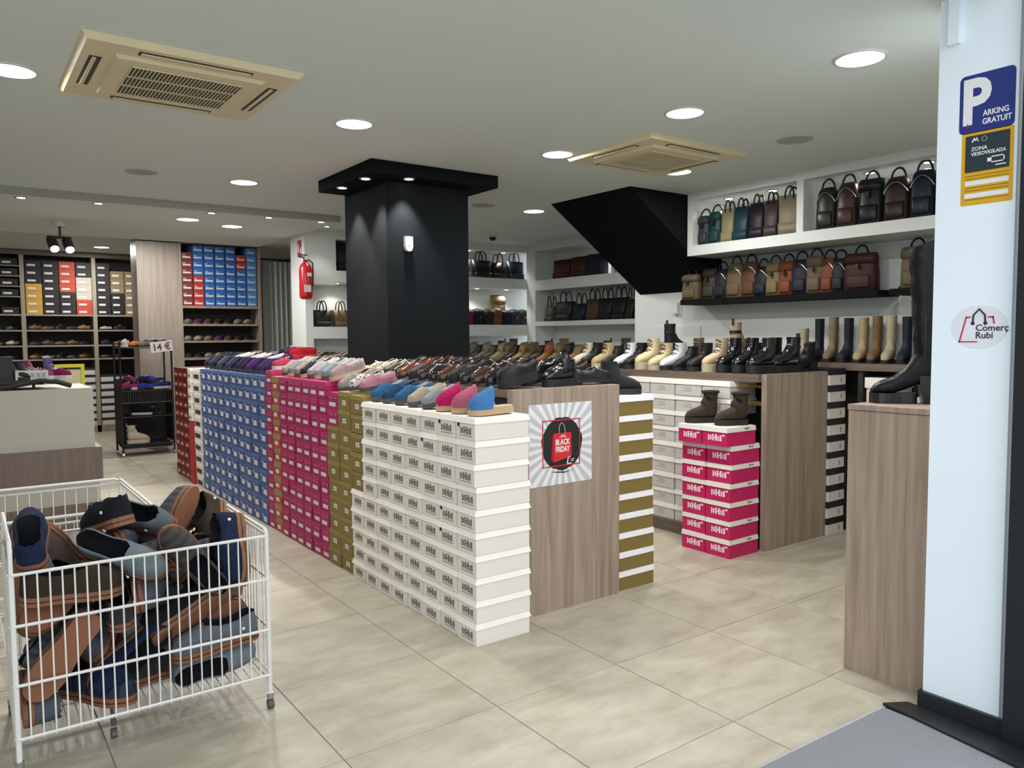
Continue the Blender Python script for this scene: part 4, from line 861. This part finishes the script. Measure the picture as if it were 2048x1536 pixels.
part('caster', MB().tube([(.31, .12, .14), (.31, .12, .05)], .01, 8).tube([(.30, .12, .02), (.32, .12, .02)], .02, 12), mat('caster_grey', '4c4b49'), c1)
cart('wire_basket_cart', 'empty white wire basket behind the full one', (-.25, 3.98, 0), 0, 1.0, .9, .70, .145, 18, 14, ((0, 0, 1.0, 0, .04), (1.0, 0, 1.0, .9, .04), (0, .9, 1.0, .9, .04)), (.70, .545, .335, .145))
# slippers heaped in the cart
ms_ = shoe_kit(.285, .05, .026, .082, .075, toe=.7, k=1.07)
tan = mat('tan_rubber_sole', '7f5138', .75, .12, 30); st_ = MB()
stripe = MB().ext(outline(.285, .05, 1.085), .012, .016, 'XY').mesh('sole_stripe', None)
ms_.append(('sole_stripe', stripe, mat('dark_stripe', '231c19', .7), 2))
ms_.append(('round_tag', MB().tube([(.09, -.0455, .06), (.09, -.05, .06)], .0055, 10).mesh('round_tag', None), mat('white_label', 'd8d5d6'), 0))
plg = plaid('plaid_grey', '3c4046', '5c5f63', '2c2f36'); plb = plaid('plaid_brown', '2f2a26', '4a4038', '22262e'); pln = plaid('plaid_navy', '1b2438', '2e3c58', '14181f')
g1, g2, nv, bk_, br, bg2, jn = F('6d757c'), F('565d66'), F('1d2845'), F('1a1c22'), F('3d3128'), F('6f5f56'), F('7b858e')
heap = [(.602,3.483,.155,0,0,39),(.655,3.329,.155,0,0,-170),(.398,3.267,.155,0,0,127),(.148,3.292,.213,-90,4,-90),(.815,3.25,.213,90,176,0),(.897,3.515,.217,97,3,-58),(.521,3.477,.256,-32,14,91),(.33,3.42,.271,-88,32,22),(.817,3.18,.275,3,-7,-4),(.233,3.595,.304,-10,61,2),(.5,3.238,.314,92,-38,0),(.826,3.454,.335,61,180,-21),(.796,3.236,.351,72,18,177),(.467,3.383,.367,34,26,-114),(.652,3.359,.379,28,14,-142),(.299,3.557,.394,69,12,27),(.274,3.121,.397,-90,-51,0),(.33,3.346,.399,37,44,-136),(.906,3.51,.415,72,-7,-63),(.736,3.161,.425,47,24,-177),(.713,3.529,.468,-28,-8,23),(.481,3.313,.478,3,16,-92),(.987,3.448,.541,90,-7,-90),(.537,3.307,.541,83,-6,83),(.84,3.475,.557,-44,-14,49),(.32,3.183,.588,-7,-4,-177),(.291,3.234,.59,-139,-25,36),(.664,3.317,.603,5,3,-2),(.168,3.335,.61,71,49,92),(.726,3.596,.616,-12,-31,2),(.959,3.257,.642,-72,-44,79),(.742,3.236,.649,90,54,0),(.222,3.645,.651,83,85,-21),(.456,3.482,.658,86,28,106),(.519,3.279,.674,-55,-19,142),(.933,3.503,.688,-49,-25,77),(.317,3.52,.697,131,50,18),(.762,3.458,.747,-99,132,38),(.628,3.503,.755,50,2,-59),(.474,3.398,.768,4,-17,-74),(.209,3.316,.76,4,19,-94)]
hm_ = [('navy', nv), ('grey checked', plg), ('pale denim', jn), ('brown checked', plb), ('mid grey', g1), ('dark brown', br), ('navy checked', pln), ('black', bk_), ('rosy taupe', bg2), ('slate grey', g2)]
for i, (x, y, z, rx, ry, rz) in enumerate(heap):
    px = ['left', 'centre', 'right'][0 if x < .42 else 1 if x < .71 else 2]; py = 'front' if y < 3.36 else 'back'; pz = ['on the basket floor', 'in the lower layer', 'in the middle layer', 'on top'][0 if z < .24 else 1 if z < .42 else 2 if z < .62 else 3]
    for j in range(10):
        n, m_ = hm_[(i*3+j) % 10]; lab = f'{n} slipper {pz} of the wire basket heap, {py} {px}'
        if lab not in USED: break
    place(ms_, 'slipper', lab, 'slipper', (x, y, z), tuple(math.radians(v) for v in (rx, ry, rz)), 'slippers heaped in the wire basket', {'upper': m_, 'sole': tan, 'lining': bk_}, scale=1.17)

# ================================================================== LEFT DISPLAY BLOCK
root = thing('display_block', 'low grey and brown display block at the left', 'display stand', (0, 7.4, 0))
gm = mat('grey_laminate', 'a6a298', .6, .03, 6); brn = wood('brown_laminate', '5e5048', '6f6058')
part('body', MB().box(-1.2, .91, -.38, .42, .66, 1.14), gm, root); part('band', MB().box(-1.24, .955, -.42, .46, .40, .66), brn, root)
part('recess', MB().box(-1.2, .93, -.4, .44, .21, .40), gm, root); part('base', MB().box(-1.22, .95, -.41, .45, 0, .21), brn, root)
tag(link('shoe_tray', MB().tube([(-.3, 7.035, 1.163), (.3, 7.035, 1.163), (.55, 7.035, 1.21), (.66, 7.035, 1.20), (.76, 7.035, 1.163)], .02, 8).mesh('shoe_tray', blackrub)), 'curved black tube lying on the grey display block', 'tube')
tag(link('shoe_tray', MB().box(-.4, .60, 7.06, 7.5, 1.19, 1.215).box(-.38, -.36, 7.08, 7.1, 1.141, 1.19).box(.5, .52, 7.12, 7.14, 1.141, 1.19).mesh('shoe_tray', blackrub)), 'black tray raised on the grey display block', 'tray')
bx_ = tag(link('dark_carton', MB().box(.1, .375, 7.1, 7.28, 1.216, 1.40).mesh('dark_carton', mat('dark_carton', '25262c', .7))), 'dark carton at the left edge on the black tray', 'carton')
root = thing('price_strip', 'white price strip on the black tray of the grey display', 'sign', (.5, 7.09, 1.216)); part('card', MB().box(-.11, .11, -.004, .004, 0, .075), mat('price_card', 'b9beb8', .6), root); flat(root, 'lettering_bars', [[(x, .02), (x+.025, .02), (x+.025, .055), (x, .055)] for x in (-.09, -.05, -.01, .03, .065)], mat('sage_print', '8d9888', .6), .0042)
for i, (x, y, h, n, k) in enumerate(((.56,7.18,'a04a68','pink',sneak),(.50,7.30,'b06a70','rose',sneak),(.42,7.36,'6a5a86','lilac',sneak),(.68,7.16,'8a2050','magenta',sneak),(.62,7.4,'26408e','royal blue',slipd),(.40,7.24,'b88878','salmon',slip),(.30,7.44,'4a4448','grey',slipd))):
    place(k, 'trainer', f'{n} child\'s shoe on the black tray of the grey display', 'shoe', (x, y, 1.216), (0, 0, 2.9+jit(.2)), 'children\'s shoes on the grey display', {'upper': F(h), 'sole': wsole if k is sneak else greysole}, scale=(.8, .8, .9))
for i, (x, y, h, n, k) in enumerate(((.40,7.12,'1c1c22','black',b_ank),(.53,7.42,'8a3a58','berry',b_ank),(.34,7.34,'c0a8a8','blush',b_lace),(.66,7.30,'7a6a98','lavender',b_lace),(.47,7.20,'2a2a30','graphite',b_ank))):
    place(k, 'ankle_boot', f"{n} child's boot on the black tray of the grey display", 'boot', (x, y, 1.216), (0, 0, 2.6+jit(.5)), "children's boots on the grey display", {'upper': C(h, .6)}, scale=.75)
root = thing('yellow_sign_frame', 'yellow framed stand behind the grey display block', 'sign', (.82, 8.2, 0))
ym = mat('yellow_plastic', 'd8cc1e', .5)
part('post', MB().box(.15, .18, 0, .03, 0, 1.30), ym, root); part('top_bar', MB().box(-.1, .15, 0, .03, 1.27, 1.30), ym, root); part('panel', MB().box(-.15, .15, .01, .02, .9, 1.25), mat('cream_panel', 'd2cb9c', .6), root)

# ================================================================== FAR BOX SHELVES
YS = 14.25
root = thing('box_shelving', 'tall oak shelving full of shoeboxes on the far wall', 'shelving', (1.3, YS, 0))
lw = wood('pale_oak', '8d8272', 'a89d8b')
def sp(nm, x0, x1, z0, z1, y0=0, y1=.38, m_=lw): part(nm, MB().box(x0-1.3, x1-1.3, y0, y1, z0, z1), m_, root)
for x in (-.06, .93, 1.925, 2.62): sp('upright', x-.03, x+.03, 0, 2.86)
sp('top_board', -.1, 2.7, 2.86, 2.93, -.02, .4, wood_dark); sp('back_panel', -.1, 2.7, 0, 2.86, .385, .4, dark_recess); sp('plinth', -.1, 2.7, 0, .11)
for z in (1.93, 1.685, 1.44, 1.22):
    for a, b_ in ((-.03, .90), (.96, 1.895), (1.955, 2.59)): sp('shelf', a, b_, z-.022, z)
for k_, z in enumerate((2.09, 2.25, 2.41, 2.57)): sp('shelf', -.03, .90, z+.11-.005, z+.11+.01)
colr = {'k': ('19191b', 'black'), 'y': ('c9993c', 'yellow'), 'o': ('c2462a', 'orange'), 'w': ('c4bcae', 'cream'), 't': ('8a7656', 'tan')}
fk = {}
def farbox(x, z, ch, lab, wd=.225, hh=.108, sx=1):
    key = (ch, wd, hh)
    if key not in fk: fk[key] = boxkit(wd, .32, hh, .03, carton('far_'+ch, colr[ch][0]), carton('far_'+ch, colr[ch][0]), (('label', [(-.08*wd/.225, .03*wd/.225, .03, .062)], paper, .0015),), .002, '-Y')
    place(fk[key], 'storage_shoebox', lab, 'shoebox', (x, YS+.165, z), (0, 0, 0), 'shoeboxes on the far shelving')
grid_ = [(.965+.118, ['yyyykkk'[i] for i in range(7)]), (1.315, list('kkkkkkk')), (1.547, list('kkkoooo')), (1.779, list('oowwwkk'))]
for c, (x, s_) in enumerate(grid_):
    for r, ch in enumerate(s_): farbox(x, 1.932+r*.121, ch, f'{colr[ch][1]} shoebox, {NROW(r)} up in the {ORD[c+1]} column of the middle shelving bay', .228, .119)
for c, (x, s_) in enumerate(((2.06, 'kkkkkkk'), (2.27, 'kkkttt'), (2.48, 'tttttt'))):
    for r, ch in enumerate(s_): farbox(x, 1.932+r*.121, ch, f'{colr[ch][1]} shoebox, {NROW(r)} up in the {ORD[c+1]} column of the right shelving bay', .205, .119)
for r in range(5): farbox(.76, (1.932 if r == 0 else 2.21+(r-1)*.16), 'k', f'black shoebox alone on its board, {NROW(r)} up in the left shelving bay', .24, .11)
for r in range(5): farbox(.5, (1.932 if r == 0 else 2.21+(r-1)*.16), 'k', f'second black shoebox on its board, {NROW(r)} up in the left shelving bay', .24, .11)
bwk = boxkit(.21, .32, .118, .04, carton('far_white', 'cfcac2'), carton('black_lid', '1d1a1e'), (('label', [(-.08, .08, .015, .07)], paper, .0015),), .002, '-Y')
for c, (x, n_) in enumerate(((1.79, 8), (2.07, 7), (2.29, 7), (1.57, 8), (1.35, 8))):
    for r in range(n_): place(bwk, 'black_lid_shoebox', f'far black-lidded white shoebox, {NROW(r)} up in the {["last middle-bay", "first right-bay", "second right-bay", "next-to-last middle-bay", "third middle-bay"][c]} column', 'shoebox', (x, YS+.165, .111+r*.12), (0, 0, 0), 'white boxes with black lids at the far wall')
fs_ = [('20201f','black'),('5c4630','brown'),('8a5a30','tan'),('3a3c40','grey'),('151517','jet black'),('a8a49c','off-white'),('6a4a2c','cognac'),('2a2f3a','navy')]
for si, z in enumerate((1.685, 1.44, 1.22)):
    for i, x in enumerate((.55, .77, 1.08, 1.25, 1.43, 1.6, 1.77, 2.09, 2.3)):
        h, n = fs_[(i*3+si*2) % 8]
        place(loafer if (i+si) % 2 else sneak, 'shoe', f'{n} shoe, {ORD[i+1]} along the {["upper", "middle", "lower"][si]} open board of the far shelving', 'shoe', (x, YS+.13, z+.001), (0, 0, .5+jit(.1)), 'shoes on the far shelving', {'upper': C(h, .5)}, scale=.85)

# ================================================================== BLUE BOX UNIT
YU = 11.8
root = thing('shelf_unit', 'tall oak shelf unit holding the blue shoeboxes', 'shelving', (3.0, YU, 0))
def up_(nm, x0, x1, z0, z1, y0=0, y1=.4, m_=wood_m): part(nm, MB().box(x0-3, x1-3, y0, y1, z0, z1), m_, root)
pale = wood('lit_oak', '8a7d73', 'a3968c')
up_('side_cabinet', 2.13, 2.72, 0, 2.9, 0, .42, pale); up_('side_panel', 3.81, 3.86, 0, 2.92); up_('top_board', 2.72, 3.86, 2.90, 2.935, -.01, .4, wood_dark); up_('back_panel', 2.72, 3.81, 0, 2.9, .385, .4, dark_recess)
for z in (2.005, 1.745, 1.50, 1.25, .9): up_('shelf', 2.72, 3.81, z-.03, z)
ukit = {k_: boxkit(.148, .32, .108, .03, carton('unit_'+k_, c), carton('unit_'+k_, c), (('label', [(-.058, .05, .028, .05)], paper, .0015), ('printed_logo', [(-.06, -.02, .06, .072)], mat('pale_blue_ink', 'a9b6d6'), .0012)), .001, '-Y') for k_, c in (('b', '2f66b0'), ('r', 'b0342c'), ('l', '4a8cc8'), ('d', '7a2f2c'))}
ucol = ['ddddddd', 'rrrrbbbb', 'bbbbbbbbb', 'bbbbbbbbb', 'bbbbbbbb', 'bbbbbrr', 'llllllll']
for c, s_ in enumerate(ucol):
    for r, ch in enumerate(s_):
        if 2.006+r*.11+.108 > 2.9: continue
        place(ukit[ch], 'slim_shoebox', f'{dict(b="blue", r="red", l="light blue", d="dark red")[ch]} shoebox in the oak unit, {NROW(r)} up in the {ORD[c+1]} column', 'shoebox', (2.80+c*.154, YU+.17, 2.006+r*.1105), (0, 0, 0), 'shoeboxes in the oak unit')
for si, z in enumerate((1.745, 1.50, 1.25)):
    for i in range(7):
        h, n = [('8a7a66','beige'),('2a2422','black'),('6a2a68','purple'),('9a948a','white'),('5a4632','brown'),('b0a488','cream'),('3a302c','dark')][(i*2+si*3) % 7]
        place(slip if i % 2 else slipd, 'slipper', f'{n} slipper in the oak unit, {ORD[i+1]} on the {["upper", "middle", "lower"][si]} open board', 'slipper', (2.82+i*.145, YU+.15, z+.001), (0, 0, .9), 'slippers in the oak unit', {'upper': F(h), 'sole': greysole})
# curtain and fire extinguisher
root = thing('curtain', 'grey fabric curtain beside the oak unit', 'curtain', (4.26, 11.95, 0))
q = MB(); n = 48; top = [(-.34+.68*i/n, .03*math.sin(i*1.1), 2.72) for i in range(n+1)]; bot = [(-.32+.64*i/n, .045*math.sin(i*1.1), .03) for i in range(n+1)]
q.rings([[(x, y+.004, z) for x, y, z in r] for r in (top, bot)] , False, False, False); q.rings([[(x, y-.004, z) for x, y, z in r] for r in (top, bot)], False, False, False)
part('cloth', q, mat('grey_curtain', 'a3a6a3', .9, .08, 8), root, True); part('rail', MB().tube([(-.38, 0, 2.75), (.40, 0, 2.75)], .014, 8), dk, root)
root = thing('fire_extinguisher', 'red fire extinguisher hanging at the end of the white niche wall', 'fire extinguisher', (3.335, 8.61, 1.975))
rd = mat('extinguisher_red', 'a81624', .3, .03, 10)
part('cylinder', MB().rings([sring(0, 0, q_, q_, z, 1, 18) for q_, z in ((.05, 0), (.07, .015), (.075, .05), (.075, .34), (.06, .39), (.03, .42), (.022, .44))]), rd, root, True)
part('valve', MB().cyl((0, 0), .024, .44, .475, 12), dk, root); part('lever', MB().box(-.075, .02, -.012, .012, .475, .488).box(-.06, .02, -.012, .012, .50, .512), dk, root)
part('gauge', MB().tube([(.0, -.03, .47), (.0, -.045, .47)], .022, 12), mat('sensor_white', 'c9c8c6'), root); part('hose', MB().tube([(.03, 0, .46), (.085, 0, .42), (.088, 0, .3), (.084, 0, .15)], .009, 8), dk, root, True)
part('label', MB().box(-.045, .03, -.0785, -.07, .08, .16), mat('white_label', 'd8d5d6'), root); part('label', MB().box(-.01, .04, -.0785, -.068, .26, .30), mat('white_label', 'd8d5d6'), root)
part('bracket', MB().box(.03, .055, .06, .09, .3, .34), dk, root)
root = thing('extinguisher_sign', 'red fire extinguisher sign above the extinguisher', 'sign', (3.3598, 8.85, 2.58), (0, 0, RZ))
flat(root, 'plate', [rrect(.13, .19, .004)], rd, 0); flat(root, 'pictogram', [rrect(.03, .085, .008), [(.0, .05), (.035, .05), (.03, .06), (0, .06)]], signwhite, .0008).location.x = -.035; flat(root, 'flame', [[(.02, -.06), (.045, -.06), (.052, -.02), (.036, .03), (.018, -.02)]], signwhite, .0008)
# ================================================================== WIRE RACK
root = thing('shoe_rack', 'black wire rack on castors with a 14 euro sign', 'rack', (1.74, 10.95, 0))
for x in (0, .62):
    for y in (0, .45):
        part('post', MB().tube([(x, y, .05), (x, y, 1.50)], .013, 8), blackrub, root); cs = part('caster', MB().tube([(x-.012, y, .025), (x+.012, y, .025)], .025, 10).tube([(x, y, .03), (x, y, .07)], .012, 6), chrome, root)
for z in (.16, .52, .86, 1.42):
    q = MB()
    for i in range(15): q.tube([(.62*i/14, 0, z), (.62*i/14, .45, z)], .004, 5)
    for y in (0, .225, .45): q.tube([(0, y, z-.006), (.62, y, z-.006)], .007, 6)
    part('wire_tier', q, blackrub, root)
q = MB()
for i in range(23): q.tube([(.62*i/22, 0, .70), (.62*i/22, 0, .86)], .004, 5)
q.tube([(0, 0, .70), (.62, 0, .70)], .006, 6); part('basket_front', q, mat('dark_wire', '3a3833', .5), root)
part('back_panel', MB().box(.0, .62, .455, .465, .12, 1.0), mat('rack_dark', '1d1b1d', .7), root)
part('base_tray', MB().box(.02, .60, .02, .43, .10, .15), mat('rack_dark', '1d1b1d'), root)
for x in (-.008, .62): part('side_panel', MB().box(x, x+.008, .0, .45, .17, .85), mat('rack_dark', '1d1b1d'), root)
root = thing('price_sign', 'white sign reading 14 euros hung on the wire rack', 'sign', (2.235, 10.92, 1.43), (0, -.12, 0))
part('card', MB().box(-.135, .135, -.003, .003, -.07, .07), mat('sign_white', 'e6e8ea'), root); text(root, '14 €', .125, (-.115, -.0042, -.045), mat('sign_dark_red', '8a1c2c', .6), bold=.003, sx=.95)
for i, (x, y, z, h, n, k, rz_) in enumerate(((1.82,11.05,1.43,'b09a94','pink white',sneak,1.2),(1.95,11.1,1.43,'c05a2a','orange',slipd,.8),(2.06,11.05,1.43,'6a6058','grey brown',slipd,.5),(2.18,11.12,1.43,'1a1a1c','black',sneak,2.6),(2.28,11.1,1.43,'1c1c20','black white',sneak,2.8),(1.84,11.05,.87,'8c2a5c','magenta',sneak,.4),(1.95,11.1,.87,'a03a66','raspberry',sneak,1.0),(2.05,11.06,.87,'22308a','royal blue',slipd,.2),(2.17,11.1,.87,'2a3a9a','cobalt',slipd,.6),(2.25,11.08,.87,'242c6a','deep blue',sneak,.3),(1.88,11.15,.95,'b03a72','hot pink',sneak,2.0),(2.1,11.15,.95,'2a3590','ultramarine',sneak,2.4),(2.0,11.1,.53,'1a1a1d','black',b_ank,2.8),(2.15,11.12,.53,'26242a','charcoal',sneak,2.6))):
    place(k, 'trainer', f'{n} shoe {["on the top tier", "in the basket", "on the dark lower tier"][0 if z > 1.4 else 1 if z > .8 else 2]} of the black wire rack', 'shoe', (x, y, z), (0, 0, rz_), 'shoes on the wire rack', {'upper': F(h), **({'sole': wsole} if i % 3 == 0 else {})})
place(b_chel, 'chelsea_boot', 'cream chelsea boot on the bottom tier of the black wire rack', 'boot', (1.93, 11.0, .168), (0, 0, math.pi), None, {'upper': C('b9aea0', .6), 'sole': csole, 'strap': C('a39a8c', .7), 'pull_tab': csole}, scale=1.05)
